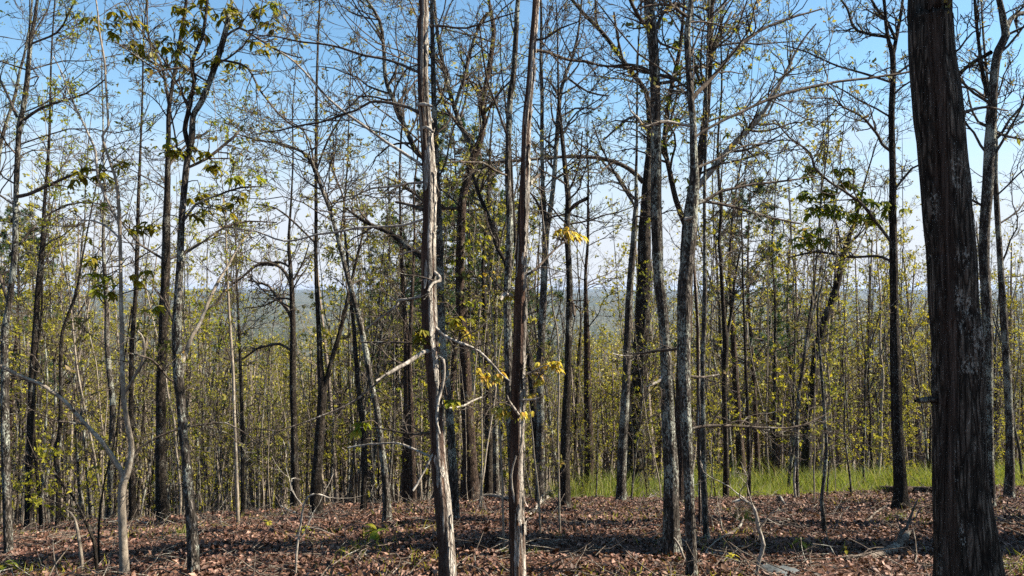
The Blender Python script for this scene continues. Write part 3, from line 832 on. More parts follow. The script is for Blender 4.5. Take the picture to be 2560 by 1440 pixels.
T('the ivy-leaved trunk', 'oak_tree', 'reddish brown tree with twin crooked top stems and fresh leaves along its bole', 'tree',
  [(1178,1250,52),(1176,1200,40),(1174,1150,35),(1170,1070,32),(1165,970,29),(1160,870,26),(1152,770,23),(1150,700,22),(1152,600,21),(1157,500,20),(1170,440,19),(1184,390,18),(1196,370,17),(1204,335,15),(1212,300,14),(1204,270,13),(1215,210,13),(1228,140,12),(1234,75,12),(1226,25,9),(1222,0,8)], 'red',
  limbs=[[{'mat':'grey'},(1184,385,14),(1170,350,14),(1155,320,13),(1140,280,12),(1130,250,11),(1118,205,11),(1108,160,10),(1097,100,9),(1088,20,7),(1085,-40,5)],
         [{'mat':'grey'},(1136,270,9),(1150,225,9),(1160,200,9),(1172,150,8),(1185,100,8),(1203,60,7),(1220,30,6)],
         [(1150,320,7),(1110,260,7),(1090,200,6)],[(1212,225,6),(1180,205,6),(1140,185,5)],[(1156,520,8),(1110,520,8),(1085,500,7)],[(1208,290,6),(1250,230,5),(1290,190,4)]],
  clusters=[(1160,470,40,8,'lime'),(1150,560,40,7,'lime'),(1165,640,40,7,'lime'),(1210,600,40,6,'lime'),(1225,690,30,5,'gold'),(1190,760,36,6,'lime')], auto=(34,560,2.2,1.6), leafmat_='lime')
T('the shaded pair', 'oak_tree', 'dark trunk, thicker of the shaded pair behind the two peeling trees', 'tree',
  [(1221,1232,24),(1222,1120,20),(1220,970,18),(1217,895,17),(1212,780,13),(1208,650,9)], 'dark', d=17, auto=(16,800,1.6,1.2))
T('the shaded pair', 'oak_tree', 'slimmer trunk of the shaded pair behind the two peeling trees', 'tree',
  [(1241,1233,18),(1239,1120,15),(1236,970,13),(1238,850,10),(1242,700,7)], 'grey', d=16.5, auto=(14,800,1.5,1.2))
T('the pale whip', 'sapling', 'pale whip-thin sapling a step before the second peeling tree', 'sapling',
  [(1260,1378,6),(1257,1270,6),(1256,1200,5),(1251,1120,5),(1247,1010,4),(1238,900,4),(1230,800,3)], 'pale', ext=.5, noflare=True, auto=(8,1150,.55,.6))
T('the dark twin stem', 'oak_tree', 'dark bowed stem hugging the sunlit peeling tree, forking high up', 'tree',
  [(1286,1400,28),(1284,1195,25),(1278,1090,23),(1275,1020,22),(1271,895,21),(1268,745,19),(1271,675,18),(1275,560,17),(1270,450,15),(1271,350,15),(1275,250,15),(1283,195,15),(1291,75,13),(1295,0,11)], 'grey',
  limbs=[[{'mat':'dark'},(1271,690,13),(1262,650,12),(1245,625,11),(1232,575,11),(1215,525,10),(1200,490,10),(1190,450,9),(1180,430,7)],
         [(1270,440,6),(1235,425,6),(1205,405,5),(1150,402,4)],[(1268,340,6),(1240,260,5),(1220,200,5),(1208,130,4),(1200,60,3)]], auto=(12,420,1.4,.4))
T('the sunlit peeling tree', 'hickory_tree', 'slender peeling tree with a bright sunlit flank, second of the shaggy two', 'tree',
  [(1297,1510,48),(1297,1435,44),(1295,1320,40),(1292,1220,37),(1295,1070,34),(1296,970,34),(1300,845,31),(1303,745,29),(1304,700,27),(1307,600,26),(1311,500,25),(1314,400,23),(1318,300,23),(1327,200,21),(1332,100,20),(1340,0,18)], 'shag', d=5.3, lean=-.02,
  limbs=[[{'drift':-.2,'twigs':1},(1280,738,8),(1262,735,9),(1250,750,6)],
         [{'drift':.5,'twigs':4,'mat':'twig'},(1312,690,7),(1340,672,7),(1370,640,6),(1400,610,5),(1430,590,4)],
         [{'drift':-.3,'twigs':2},(1306,1050,7),(1285,1020,6),(1275,1000,5),(1272,985,4)],
         [{'drift':-.2,'twigs':0},(1286,1000,5),(1330,1000,5),(1350,995,4)],
         [{'drift':-.2,'twigs':0},(1302,1330,5),(1286,1250,5),(1278,1190,5),(1290,1140,4)],
         [{'drift':.3,'twigs':2,'mat':'twig'},(1322,460,9),(1335,450,9),(1350,435,7)],
         [{'drift':-.3,'twigs':4,'mat':'twig'},(1335,100,7),(1365,95,6),(1400,70,5),(1450,50,3)],
         [{'drift':.7,'twigs':6,'mat':'twig'},(1330,125,8),(1370,130,8),(1420,148,8),(1470,153,7),(1510,165,5)],
         [{'drift':-.2,'twigs':3},(1318,935,6),(1340,925,5),(1360,915,4)]],
  clusters=[(1340,935,18,4,'gold'),(1360,910,20,5,'gold'),(1385,915,18,4,'gold'),(1350,945,14,3,'gold'),(1420,580,18,5,'gold'),(1450,590,14,3,'gold'),(1405,575,14,3,'gold'),(1270,1030,20,5,'gold'),(1245,1025,16,4,'gold'),(1312,1030,18,4,'gold'),(1300,1045,18,4,'gold'),(1270,735,16,4,'gold'),(1330,985,12,2,'gold')],
  auto=(5,260,1.0,.05))
T('the leaning dark trunk', 'oak_tree', 'dark trunk slanting out from behind the sunlit peeling tree', 'tree',
  [(1356,1255,24),(1350,1200,20),(1342,1120,18),(1333,995,17),(1323,895,16),(1314,845,15),(1302,740,12),(1290,620,9)], 'dark', lean=.08, auto=(12,800,1.5,.8))
T('the two-topped trunk', 'oak_tree', 'dark tree splitting into two long upright tops in the sky gap', 'tree',
  [(1350,1232,24),(1351,1150,22),(1352,1065,21),(1350,970,20),(1352,870,20),(1357,770,19),(1361,675,18),(1364,590,17),(1357,475,11),(1355,350,10),(1355,225,9),(1352,150,8),(1352,0,6)], 'grey', d=13.5,
  limbs=[[{'mat':'grey'},(1363,610,14),(1370,560,13),(1382,475,12),(1390,375,11),(1397,275,11),(1401,235,10),(1413,190,9),(1430,150,8),(1445,90,6),(1455,0,5)],
         [{'mat':'twig'},(1358,540,7),(1340,500,6),(1325,480,4)],[(1412,190,6),(1470,230,5),(1520,240,3)],[(1405,235,5),(1440,215,4),(1500,160,3)]], auto=(34,600,2.4,.9))
T('the white whip', 'sapling', 'white whip-thin sapling, leaning, bare, in front of the leaning dark trunk', 'sapling',
  [(1352,1342,5),(1349,1290,5),(1345,1220,5),(1336,1145,4),(1332,1090,3),(1322,1000,2)], 'pale', ext=0, noflare=True, auto=(5,1250,.5,.2))
T('the straight whip', 'sapling', 'straight pale whip sapling close to the stub-limbed tree', 'sapling',
  [(1400,1338,6),(1398,1260,6),(1397,1200,5),(1395,1090,5),(1397,980,5),(1396,880,5),(1391,815,4),(1382,770,4),(1376,700,3)], 'pale', ext=1.2, noflare=True, auto=(10,1250,.6,.4))
T('the stub-limbed tree', 'oak_tree', 'black lichened trunk with a broken stub limb high up', 'tree',
  [(1412,1272,36),(1412,1195,27),(1414,1070,23),(1419,945,19),(1422,820,17),(1424,730,16),(1421,640,15),(1417,575,15),(1421,500,15),(1416,450,13),(1411,400,12),(1405,340,11),(1400,290,9),(1396,230,6)], 'dark', ext=2,
  limbs=[[{'twigs':0},(1423,528,9),(1436,513,9),(1452,504,9),(1468,497,9)],[(1420,480,6),(1435,450,5),(1450,400,4),(1456,330,3)],[(1424,740,9),(1432,760,8),(1436,790,7)],[(1416,610,7),(1405,590,6),(1390,585,4)]], auto=(16,560,1.3,.6))
T('the dusky stump-like trunk', 'oak_tree', 'dusky straight trunk half lost in green leaves between the sky gap trees', 'tree',
  [(1473,1205,26),(1472,1095,22),(1469,995,20),(1468,900,17),(1466,800,13),(1464,690,9)], 'red', d=21, auto=(24,900,2.0,2.5), leafmat_='lime')
T('the lichened companion', 'oak_tree', 'lichen-grey trunk pressed against the side of the broad dark one', 'tree',
  [(1552,1258,26),(1554,1170,24),(1559,1070,23),(1565,970,22),(1568,870,20),(1572,770,19),(1577,690,18),(1583,620,16),(1588,540,13),(1591,500,11),(1590,440,8),(1592,370,6)], 'grey',
  limbs=[[(1590,520,6),(1565,480,6),(1540,440,5),(1500,360,4),(1480,300,3)]], auto=(20,560,1.7,.6))
T('the broad dark trunk', 'oak_tree', 'broad dark oak with a long level limb reaching across the sky', 'tree',
  [(1594,1218,64),(1592,1180,54),(1590,1120,46),(1593,1020,41),(1599,920,39),(1605,820,38),(1608,745,37),(1611,675,36),(1611,600,34),(1615,520,27),(1617,460,24),(1620,425,22),(1625,350,17),(1620,250,14),(1605,215,13),(1590,195,12),(1560,155,11),(1530,112,11),(1500,75,10),(1465,40,9),(1435,5,8)], 'dark',
  limbs=[[{'drift':-1.5,'mat':'twig'},(1608,455,14),(1592,438,13),(1575,424,12),(1550,410,11),(1520,400,10),(1490,394,9),(1455,391,9),(1420,391,8),(1380,394,8),(1330,398,7),(1280,402,7),(1220,405,6),(1160,402,5),(1100,408,4),(1040,412,3)],
         [{'drift':1},(1590,500,8),(1570,480,8),(1545,440,8),(1520,420,7),(1500,395,6)],[(1622,330,8),(1590,290,7),(1555,310,6),(1510,350,4)],
         [(1500,75,6),(1490,50,6),(1488,0,5)],[(1622,400,8),(1660,350,7),(1690,250,6),(1705,150,5)],[(1560,158,6),(1545,100,6),(1535,30,5)]], auto=(36,480,2.6,.7))
T('the speckled trunk', 'oak_tree', 'tall grey trunk, sun-flecked on one flank, mossy at its foot', 'tree',
  [(1680,1398,56),(1679,1370,48),(1678,1320,42),(1678,1270,39),(1677,1170,37),(1672,1070,34),(1667,970,31),(1663,870,29),(1656,770,28),(1647,700,27),(1642,600,28),(1640,500,28),(1641,400,26),(1640,300,25),(1637,200,25),(1632,100,27),(1622,0,27)], 'grey', lean=.01,
  limbs=[[{'drift':-.15,'twigs':3,'mat':'palelimb'},(1668,934,7),(1655,942,7),(1648,952,7),(1636,958,7),(1626,962,6),(1614,966,3)],
         [{'drift':.4,'twigs':4},(1652,208,9),(1690,200,9),(1640,186,9),(1600,176,8),(1560,170,7),(1530,168,4)],
         [{'drift':.6,'twigs':6},(1636,190,8),(1610,170,8),(1570,160,7),(1520,165,6),(1460,152,5),(1400,145,3)],
         [{'drift':-.4,'twigs':6},(1630,80,10),(1610,60,10),(1590,30,9),(1570,-10,8)],[{'drift':.5,'twigs':6},(1640,70,9),(1660,30,8),(1690,8,8),(1730,30,6)],
         [{'twigs':4,'mat':'palelimb'},(1655,872,5),(1600,885,5),(1560,890,4),(1530,885,3)]], auto=(8,300,1.6,.3))
T('the kinked tree', 'oak_tree', 'tall kinked tree, broad dark below and pale bare above, long slanting limbs', 'tree',
  [(1730,1450,31),(1728,1380,27),(1724,1270,26),(1721,1170,26),(1716,1070,29),(1711,920,32),(1710,820,32),(1711,730,34),(1716,675,35),(1724,600,35),(1729,525,33),(1736,450,26),(1734,375,20),(1732,300,18),(1725,225,17),(1720,150,16),(1718,75,16),(1728,0,14)], 'grey', lean=.01,
  limbs=[[{'drift':.9,'mat':'twig'},(1730,246,12),(1750,225,12),(1780,195,11),(1805,165,10),(1830,135,10),(1855,108,9),(1880,90,8),(1920,65,7),(1985,40,6),(2050,20,4)],
         [{'drift':-.2,'twigs':3,'mat':'palelimb'},(1726,315,8),(1700,310,8),(1668,304,8),(1650,306,8),(1612,316,7),(1598,295,6),(1580,275,4),(1572,235,3)],
         [{'drift':1.3,'twigs':9},(1737,345,6),(1755,330,7),(1810,300,7),(1865,275,7),(1920,250,8),(1980,230,8),(2040,217,8),(2090,207,7),(2130,202,7),(2210,190,6),(2290,172,5),(2370,120,3)],
         [{'drift':.5},(1742,510,9),(1775,495,9),(1800,478,8),(1835,470,7),(1880,460,6),(1920,455,6),(2000,445,4),(2040,440,3)],
         [{'drift':.6},(1745,500,8),(1790,508,8),(1830,515,8),(1880,530,7),(1930,545,6),(2000,560,4)],
         [{'drift':-.2,'twigs':0,'mat':'palelimb'},(1724,540,9),(1712,548,9),(1730,540,7)],
         [{'drift':-.3},(1723,45,9),(1700,30,9),(1680,15,8),(1640,12,6),(1600,22,4)],
         [{'drift':.4,'twigs':3},(1727,232,7),(1700,230,7),(1665,222,6)],
         [{'drift':.5,'mat':'twig'},(1712,1080,8),(1730,1072,8),(1760,1066,8),(1800,1064,8),(1850,1066,7),(1920,1070,6),(2000,1066,5),(2080,1030,4)],
         [{'drift':.5,'twigs':3,'mat':'twig'},(1714,870,7),(1680,874,7),(1640,878,6),(1600,886,5),(1560,888,4)],
         [{'drift':.5,'twigs':3,'mat':'twig'},(1722,940,6),(1760,944,6),(1800,940,5)],[{'drift':.7},(1740,420,7),(1790,400,6),(1850,370,5),(1930,360,3)]],
  auto=(12,420,1.6,.3))
T('the leafy-boled oak', 'oak_tree', 'brown oak behind the kinked tree, bole fuzzy with new yellow-green leaves', 'tree',
  [(1700,1222,40),(1702,1100,36),(1706,950,35),(1712,800,35),(1716,700,34),(1718,600,32),(1728,500,28),(1748,400,22),(1760,330,20),(1768,250,18),(1775,120,17),(1777,0,15)], 'red', d=13.2,
  limbs=[[{'mat':'red'},(1712,560,15),(1690,500,14),(1675,430,13),(1662,360,12),(1668,290,11),(1680,220,11),(1698,145,10),(1710,60,8),(1715,-20,6)],
         [{'mat':'palelimb'},(1735,480,15),(1758,450,15),(1780,425,15),(1805,393,14),(1830,365,14),(1850,345,13),(1870,325,12),(1900,295,11),(1925,255,9),(1960,190,7),(2000,110,5),(2040,60,3)],
         [(1775,150,8),(1800,90,7),(1830,30,6)],[(1768,240,8),(1740,180,7),(1730,120,6)]],
  clusters=[(1660,360,30,5,'lime'),(1690,300,30,5,'lime'),(1680,250,26,4,'lime'),(1745,210,26,4,'lime'),(1800,160,24,4,'lime'),(1720,450,30,5,'lime'),(1700,110,30,5,'lime'),(1850,60,26,4,'lime'),(1690,180,28,4,'lime'),(1790,290,28,4,'lime'),(1740,130,24,4,'lime'),(1870,130,22,3,'lime'),(1660,60,26,4,'lime'),(1590,50,24,3,'lime'),(1820,340,22,3,'lime')],
  auto=(40,560,2.4,2.6), leafmat_='lime')
T('the slim mottled stem', 'slender_tree', 'slim mottled stem just past the kinked tree, very straight', 'tree',
  [(1766,1348,18),(1763,1270,15),(1761,1220,14),(1758,1070,13),(1757,920,12),(1760,820,12),(1762,730,11),(1762,600,9),(1761,500,8),(1763,400,7),(1766,300,6),(1768,150,4)], 'grey', auto=(18,560,1.1,.6))
T('the stripped stem', 'slender_tree', 'stem with its bark stripped to pale wood at the foot', 'tree',
  [(1752,1318,15),(1752,1260,14),(1750,1170,12),(1747,1050,11),(1745,900,9),(1742,760,7)], 'shag', auto=(8,820,1.,.6))
T('the wavy dark stem', 'oak_tree', 'wavy dark tree with a short side fork, edge of the grass', 'tree',
  [(1815,1250,18),(1815,1200,16),(1815,1120,14),(1812,1020,14),(1811,920,14),(1814,860,15),(1810,800,12),(1806,730,10),(1801,640,9),(1798,600,8),(1803,520,8),(1797,450,7),(1795,350,6)], 'dark',
  limbs=[[{'mat':'dark'},(1814,858,9),(1822,815,9),(1830,770,8),(1836,700,6),(1850,620,4)]], auto=(22,660,1.5,.9))
T('the thin grass-edge stem', 'slender_tree', 'thin dark stem at the grass edge, next to the wavy one', 'tree',
  [(1873,1252,10),(1872,1120,9),(1869,1020,8),(1864,900,7),(1860,780,6),(1856,640,4)], 'dark', auto=(14,820,1.3,.9))
T('the red-lit leaning trunk', 'oak_tree', 'reddish trunk leaning in the grass behind, one flank lit', 'tree',
  [(1854,1188,24),(1850,1120,21),(1846,1050,19),(1838,930,16),(1830,800,12),(1824,660,8)], 'red', d=22.5, auto=(18,820,2.0,1.5))
T('the mid-grass stem', 'slender_tree', 'slender upright stem standing in the tall grass', 'tree',
  [(1932,1224,10),(1934,1120,9),(1936,1000,8),(1937,870,7),(1938,760,6),(1930,620,4)], 'dark', auto=(16,860,1.4,1.0))
T('the paired lit stem', 'slender_tree', 'slim stem lit pale on one side, its foot doubled, leaning outwards', 'tree',
  [(1992,1248,15),(1991,1180,12),(1992,1120,11),(1996,995,10),(2007,920,9),(2020,820,8),(2033,730,7),(2044,620,5)], 'grey', auto=(14,800,1.4,.9),
  limbs=[[{'twigs':0,'mat':'palelimb'},(1990,1150,6),(1984,1200,6),(1988,1248,6)]])
T('the wriggling sapling', 'sapling', 'wriggling thin sapling rooted in open leaf litter before the grass', 'sapling',
  [(2063,1336,14),(2058,1290,12),(2054,1250,11),(2060,1200,10),(2065,1150,10),(2066,1110,9),(2060,1020,8),(2055,950,8),(2050,880,7),(2045,820,6),(2046,750,5),(2060,690,4)], 'grey', ext=1.5, auto=(12,900,.9,.6))
T('the slanting dark oak', 'oak_tree', 'dark oak slanting strongly outward behind the wriggling sapling', 'tree',
  [(2013,1192,32),(2016,1150,27),(2020,1070,26),(2028,1000,25),(2036,945,24),(2043,870,22),(2060,805,21),(2078,755,19),(2092,715,18),(2105,650,15),(2120,600,12),(2140,545,9),(2155,480,6)], 'dark', d=20, ext=2, auto=(20,800,2.2,1.0))
T('the dark grass trunk', 'oak_tree', 'straight dark mossy trunk by the grass bearing leafy limbs', 'tree',
  [(2253,1276,48),(2251,1230,38),(2248,1170,34),(2243,1070,31),(2240,970,29),(2237,870,26),(2235,745,23),(2234,650,21),(2232,550,20),(2232,450,19),(2230,350,17),(2229,280,17),(2232,200,15),(2231,135,15),(2222,105,11),(2215,60,10),(2210,0,9)], 'dark', lean=.02,
  limbs=[[{'mat':'dark'},(2232,140,11),(2240,100,10),(2246,70,9),(2252,40,8),(2257,0,7),(2262,-50,5)],[{'mat':'dark'},(2240,100,7),(2215,50,7),(2190,20,7),(2170,-20,6)],
         [{'mat':'dark'},(2225,95,8),(2205,90,8),(2180,87,8),(2160,82,7),(2145,77,7),(2132,62,7),(2124,40,6),(2118,20,6),(2105,0,5)],
         [(2225,205,6),(2180,190,6),(2140,178,5),(2095,165,5),(2060,150,4),(2020,130,4),(1960,110,3)],
         [(2224,376,7),(2205,360,7),(2196,340,7),(2180,318,6),(2160,295,6),(2140,282,5),(2115,270,5),(2098,258,4),(2085,245,4),(2030,245,3)],
         [{'drift':-.5},(2226,602,8),(2205,575,8),(2190,555,8),(2160,515,8),(2140,498,7),(2120,485,7),(2095,468,6),(2075,455,6),(2050,432,6),(2035,415,6),(2027,385,5),(2000,362,5),(1975,345,4),(1940,300,3)],
         [{'drift':.5},(2228,654,7),(2210,645,7),(2190,640,7),(2150,642,6),(2120,642,6),(2055,630,6),(2010,635,5),(1970,645,4)],
         [(2233,480,6),(2280,420,5),(2330,400,4)],[(2235,190,6),(2262,170,6),(2290,150,5)]],
  clusters=[(2030,430,24,5,'green'),(2105,425,28,6,'green'),(2075,480,30,6,'green'),(2120,460,26,5,'green'),(2050,520,32,7,'green'),(2085,525,28,6,'green'),(2160,500,30,6,'green'),(2180,540,28,6,'green'),(2030,580,26,5,'green'),(2220,520,26,5,'green'),(2015,490,22,4,'green'),(2140,540,24,4,'green'),(2010,600,26,4,'green'),(2250,520,14,2,'lime'),(2060,600,22,3,'green')],
  auto=(14,420,1.5,.4))
T('the massive oak', 'oak_tree', 'massive leaning oak with furrowed bark and a long bare scar split by a dark crack', 'tree',
  [(2432,1530,200),(2429,1480,186),(2426,1440,172),(2420,1380,163),(2414,1320,154),(2408,1270,145),(2404,1220,138),(2400,1120,131),(2398,1000,127),(2395,870,131),(2384,770,127),(2378,650,125),(2368,550,123),(2361,450,119),(2352,350,120),(2342,250,120),(2331,150,112),(2325,50,106),(2324,0,104)], 'oak', d=4.25, lean=.01, ext=5, limbmat='dark',
  limbs=[[{'twigs':0,'drift':-.1},(2338,1000,14),(2318,998,17),(2300,999,15),(2282,998,6)], [{'drift':.5,'twigs':4,'mat':'twig'},(2400,285,9),(2430,275,8),(2470,270,6),(2520,280,4)],
         [{'drift':-.3,'twigs':2,'mat':'twig'},(2385,130,6),(2400,120,5),(2430,80,4),(2470,60,3)]],
  auto=(10,-1100,2.2,.3))
T('the sunlit twin trunk', 'oak_tree', 'pale sunlit trunk peeping past the massive oak, zigzag forked top', 'tree',
  [(2477,1222,24),(2475,1170,22),(2473,1050,22),(2471,920,23),(2468,800,27),(2464,720,29),(2460,650,29),(2462,550,30),(2470,450,31),(2475,350,31),(2480,275,26),(2487,175,24),(2496,125,23),(2513,90,22),(2508,50,19),(2498,0,16)], 'grey', d=10.5,
  limbs=[[{'mat':'grey'},(2514,80,13),(2527,48,12),(2545,36,11),(2575,30,9)],[{'mat':'dark'},(2478,130,11),(2462,140,11),(2445,148,10),(2425,162,10),(2405,180,9),(2392,200,7)],
         [{'mat':'dark'},(2468,240,9),(2456,180,9),(2444,100,8),(2434,20,7),(2430,-30,5)],[(2484,330,7),(2515,340,6),(2560,350,5)],[(2478,400,7),(2520,330,6),(2560,260,4)],[(2466,520,7),(2430,500,6),(2390,480,4)]], auto=(26,420,1.8,.6))
T('the mossy edge trunk', 'oak_tree', 'mossy dark-banded trunk last towards the photo edge past the massive oak', 'tree',
  [(2523,1248,32),(2525,1180,26),(2525,1120,24),(2522,1020,23),(2519,950,22),(2511,820,20),(2505,730,19),(2500,650,17),(2492,520,16),(2488,440,13),(2490,340,9)], 'grey', auto=(24,700,1.7,.7))



# ------------------------------------------------------------------ the crowd of slender trees down the slope
def proto(seed, H, r0, wig, n1, tmin, l1, k2, k3, leaves, lsz, bark_, leaf_, rmin, fork=False, up=.06):
    """meshes of one kind of slope tree: trunk, crown, foliage (foot at the origin)"""
    rng = np.random.default_rng(seed)
    P, R = grow(rng, np.zeros((1, 3)), np.array([[rng.normal(0, .03), rng.normal(0, .03), 1.]]) * np.array([[.2 if tmin > .6 else 1, .2 if tmin > .6 else 1, 1]]), np.array([H]), np.array([r0]), 16, wig, np.array([0, 0, .10]), .12)
    P = np.concatenate([np.array([[[0, 0, -.3]]]), P], 1); R = np.concatenate([R[:, :1] * 1.3, R], 1)
    R[:, 1] *= 1.05
    tg = Geo()
    Q = smoothpath(np.concatenate([P[0], R[0][:, None]], 1), H / 60)
    trunk_geo(rng, Q, 9, 'grey' if bark_ != 'pale' else 'pale')
    tg.tubes(Q[None, :, :3], Q[None, :, 3] * (1 + rng.normal(0, .05, (1, len(Q)))), 9)
    seeds = [(P, R)]
    if fork:
        for _ in range(2):
            i = rng.integers(6, 11)
            dd = norm(P[0, i + 1] - P[0, i]) + rng.normal(0, .3, 3) * np.array([1, 1, .1])
            P2, R2 = grow(rng, P[:, i], dd[None], np.array([H * rng.uniform(.35, .5)]), R[:, i] * .75, 12, wig, np.array([0, 0, .08]), .15)
            tg.tubes(P2, R2, 7); seeds.append((P2, R2))
    cg, lg = Geo(), Geo()
    for P, R in seeds:
        nn = n1 if len(seeds) == 1 else int(n1 * .6)
        a = spawn(rng, P, R, np.array([H]), nn, tmin if P is seeds[0][0] else .1, .99, 1., 1.0, rmin, .42)
        tt = np.clip(a[0][:, 2] / H, 0, 1)
        l = l1 * rng.uniform(.45, 1.15, nn) * (1.15 - .75 * tt)
        parts, tip = twigs(rng, a[0], a[1], l, np.minimum(a[3], .012 * l + rmin), k2, k3, .2, rmin, up, 6)
        fill(cg, parts)
        spray(rng, lg, tip, leaves, lsz, lsz * .62)
    out = [('trunk', tg.mesh('trunk', bark_)), ('crown', cg.mesh('crown', 'twig'))]
    if lg.n:
        out.append(('foliage', lg.mesh('foliage', leaf_, smooth=False)))
    return out

KIN = {   # kind -> (look, list of mesh sets)
 'bare': ('bare thin forest tree', [proto(11, 12.5, 0.058, .055, 24, .28, 2.0, 4, 4, .35, .05, 'grey', 'bud', .0042, True),
                                    proto(12, 14, 0.068, .05, 26, .30, 2.3, 4, 4, .4, .05, 'dark', 'bud', .0042, True),
                                    proto(13, 11, 0.051, .075, 22, .25, 1.9, 4, 4, .5, .05, 'pale', 'bud', .0042),
                                    proto(14, 13.5, 0.075, .05, 28, .3, 2.4, 4, 4, .35, .05, 'grey', 'bud', .0045, True)]),
 'leafy': ('leafy slender forest tree', [proto(21, 9.5, 0.037, .05, 34, .12, 1.8, 4, 3, 3.4, .07, 'grey', 'midleaf', .004),
                                         proto(22, 11, 0.044, .045, 36, .16, 1.9, 4, 3, 3.2, .065, 'grey', 'lime', .004),
                                         proto(23, 8, 0.031, .06, 32, .10, 1.6, 4, 3, 3.9, .07, 'grey', 'midleaf', .004)]),
 'pole': ('pole-thin forest stem', [proto(31, 10, 0.026, .035, 20, .30, 1.2, 4, 2, 2.2, .06, 'pale', 'midleaf', .004),
                                    proto(32, 9, 0.029, .045, 20, .25, 1.2, 4, 2, 1.8, .06, 'pale', 'bud', .004),
                                    proto(33, 11, 0.033, .03, 20, .35, 1.3, 4, 2, 1.8, .06, 'dark', 'bud', .004)]),
}
KIN['mast'] = ('', [proto(51, 17, .15, .010, 18, .66, 2.6, 5, 3, .5, .06, 'dark', 'bud', .006), proto(52, 16, .13, .010, 16, .68, 2.4, 5, 3, .5, .06, 'grey', 'bud', .006)])
def pine_proto(seed, H, r0):
    rng = np.random.default_rng(seed)
    P, R = grow(rng, np.zeros((1, 3)), np.array([[.02, 0, 1.]]), np.array([H]), np.array([r0]), 14, .025, np.array([0, 0, .1]), .1)
    tg, cg, ng = Geo(), Geo(), Geo()
    tg.tubes(P, R, 10)
    n = 60
    tt = np.sort(rng.uniform(.42, .99, n))
    i = (tt * 13.99).astype(int); fr = (tt * 13.99 - i)[:, None]
    p = P[0, i] * (1 - fr) + P[0, i + 1] * fr
    az = rng.uniform(0, 6.283, n)
    d = np.stack([np.cos(az), np.sin(az), rng.normal(.15, .2, n)], -1)
    l = (H * .19 * (1.08 - tt) / .6 + .5) * rng.uniform(.7, 1.2, n)
    parts, tip = twigs(rng, p, d, l, .014 * l + .005, 5, 4, .13, .0035, .05, 6, .38, .5)
    fill(cg, parts)
    m, q = tip.shape[:2]
    ix = rng.integers(0, m, m * 5); j = rng.integers(2, q, m * 5)
    c = tip[ix, j]; ax = norm(tip[ix, j] - tip[ix, j - 1])
    k = 9
    cc = np.repeat(c, k, 0); dd = np.repeat(ax, k, 0) * .8 + rng.normal(0, .6, (len(cc), 3))
    ng.leaves(cc, dd, rng.normal(0, 1, dd.shape), rng.uniform(.10, .2, len(cc)), .020)
    return [('trunk', tg.mesh('trunk', 'red')), ('crown', cg.mesh('crown', 'twig')), ('needles', ng.mesh('needles', 'needle', smooth=False))]

def put(name, parts, x, y, rz, sc, tilt=(0, 0)):
    o = bpy.data.objects.new(name, None)
    o.empty_display_size = .2
    o.location = (x, y, float(ground(x, y)))
    o.rotation_euler = (tilt[0], tilt[1], rz)
    o.scale = (sc, sc, sc)
    COL.objects.link(o)
    for nm, me in parts:
        c = bpy.data.objects.new(nm, me)
        COL.objects.link(c); c.parent = o
    return o

PINES = [pine_proto(41, 17, .16), pine_proto(42, 14, .13)]
for (px, Y, k, sc, lab) in [(1120, 24, 0, .70, 'dark green pine filling the gap behind the peeling hickory'),
                            (1180, 33, 1, 1.05, 'dark pine showing just past the ivy-leaved brown trunk'),
                            (1895, 34, 0, .84, 'pine with tiered dark boughs in the gap past the kinked tree'),
                            (1015, 36, 1, 1.0, 'pine peeping low between the dark straight pair and the peeling hickory'),
                            (20, 31, 0, .75, 'pine behind the forking tree at the photo edge'),
                            (1250, 40, 0, .98, 'distant pine tip in the sky gap between the two peeling trees')]:
    o = put('pine_tree', PINES[k], (px - 1280) / F * Y, Y, px, sc)
    o['label'] = lab; o['category'] = 'pine'; o['group'] = 'pines scattered down the slope'

rng = np.random.default_rng(77)
LM = {}
for x, ph in sorted(TREES):
    LM.setdefault(ph, x)
LM = sorted((x, ph) for ph, x in LM.items())
keep = [LM[0]]
for x, ph in LM[1:]:
    if x - keep[-1][0] > 45:
        keep.append((x, ph))
LM = keep
used = []
cand = []
tries = 0
NB = 300
while len(cand) < NB and tries < 40000:
    tries += 1
    u = rng.random()
    Y = 17.5 + 34 * u ** 1.35
    x = rng.uniform(-.69, .69) * Y
    if Y < 24 and x > 0 and rng.random() < .55:
        continue
    if any((x - a) ** 2 + (Y - b) ** 2 < .45 ** 2 for a, b in used):
        continue
    used.append((x, Y)); cand.append((x, Y))
cand.sort(key=lambda c: c[0] / c[1])
counts = {}
ORD = ['first', 'second', 'third', 'fourth', 'fifth', 'sixth', 'seventh', 'eighth', 'ninth', 'tenth', 'eleventh', 'twelfth', 'thirteenth', 'fourteenth', 'fifteenth', 'sixteenth', 'seventeenth', 'eighteenth', 'nineteenth', 'twentieth']
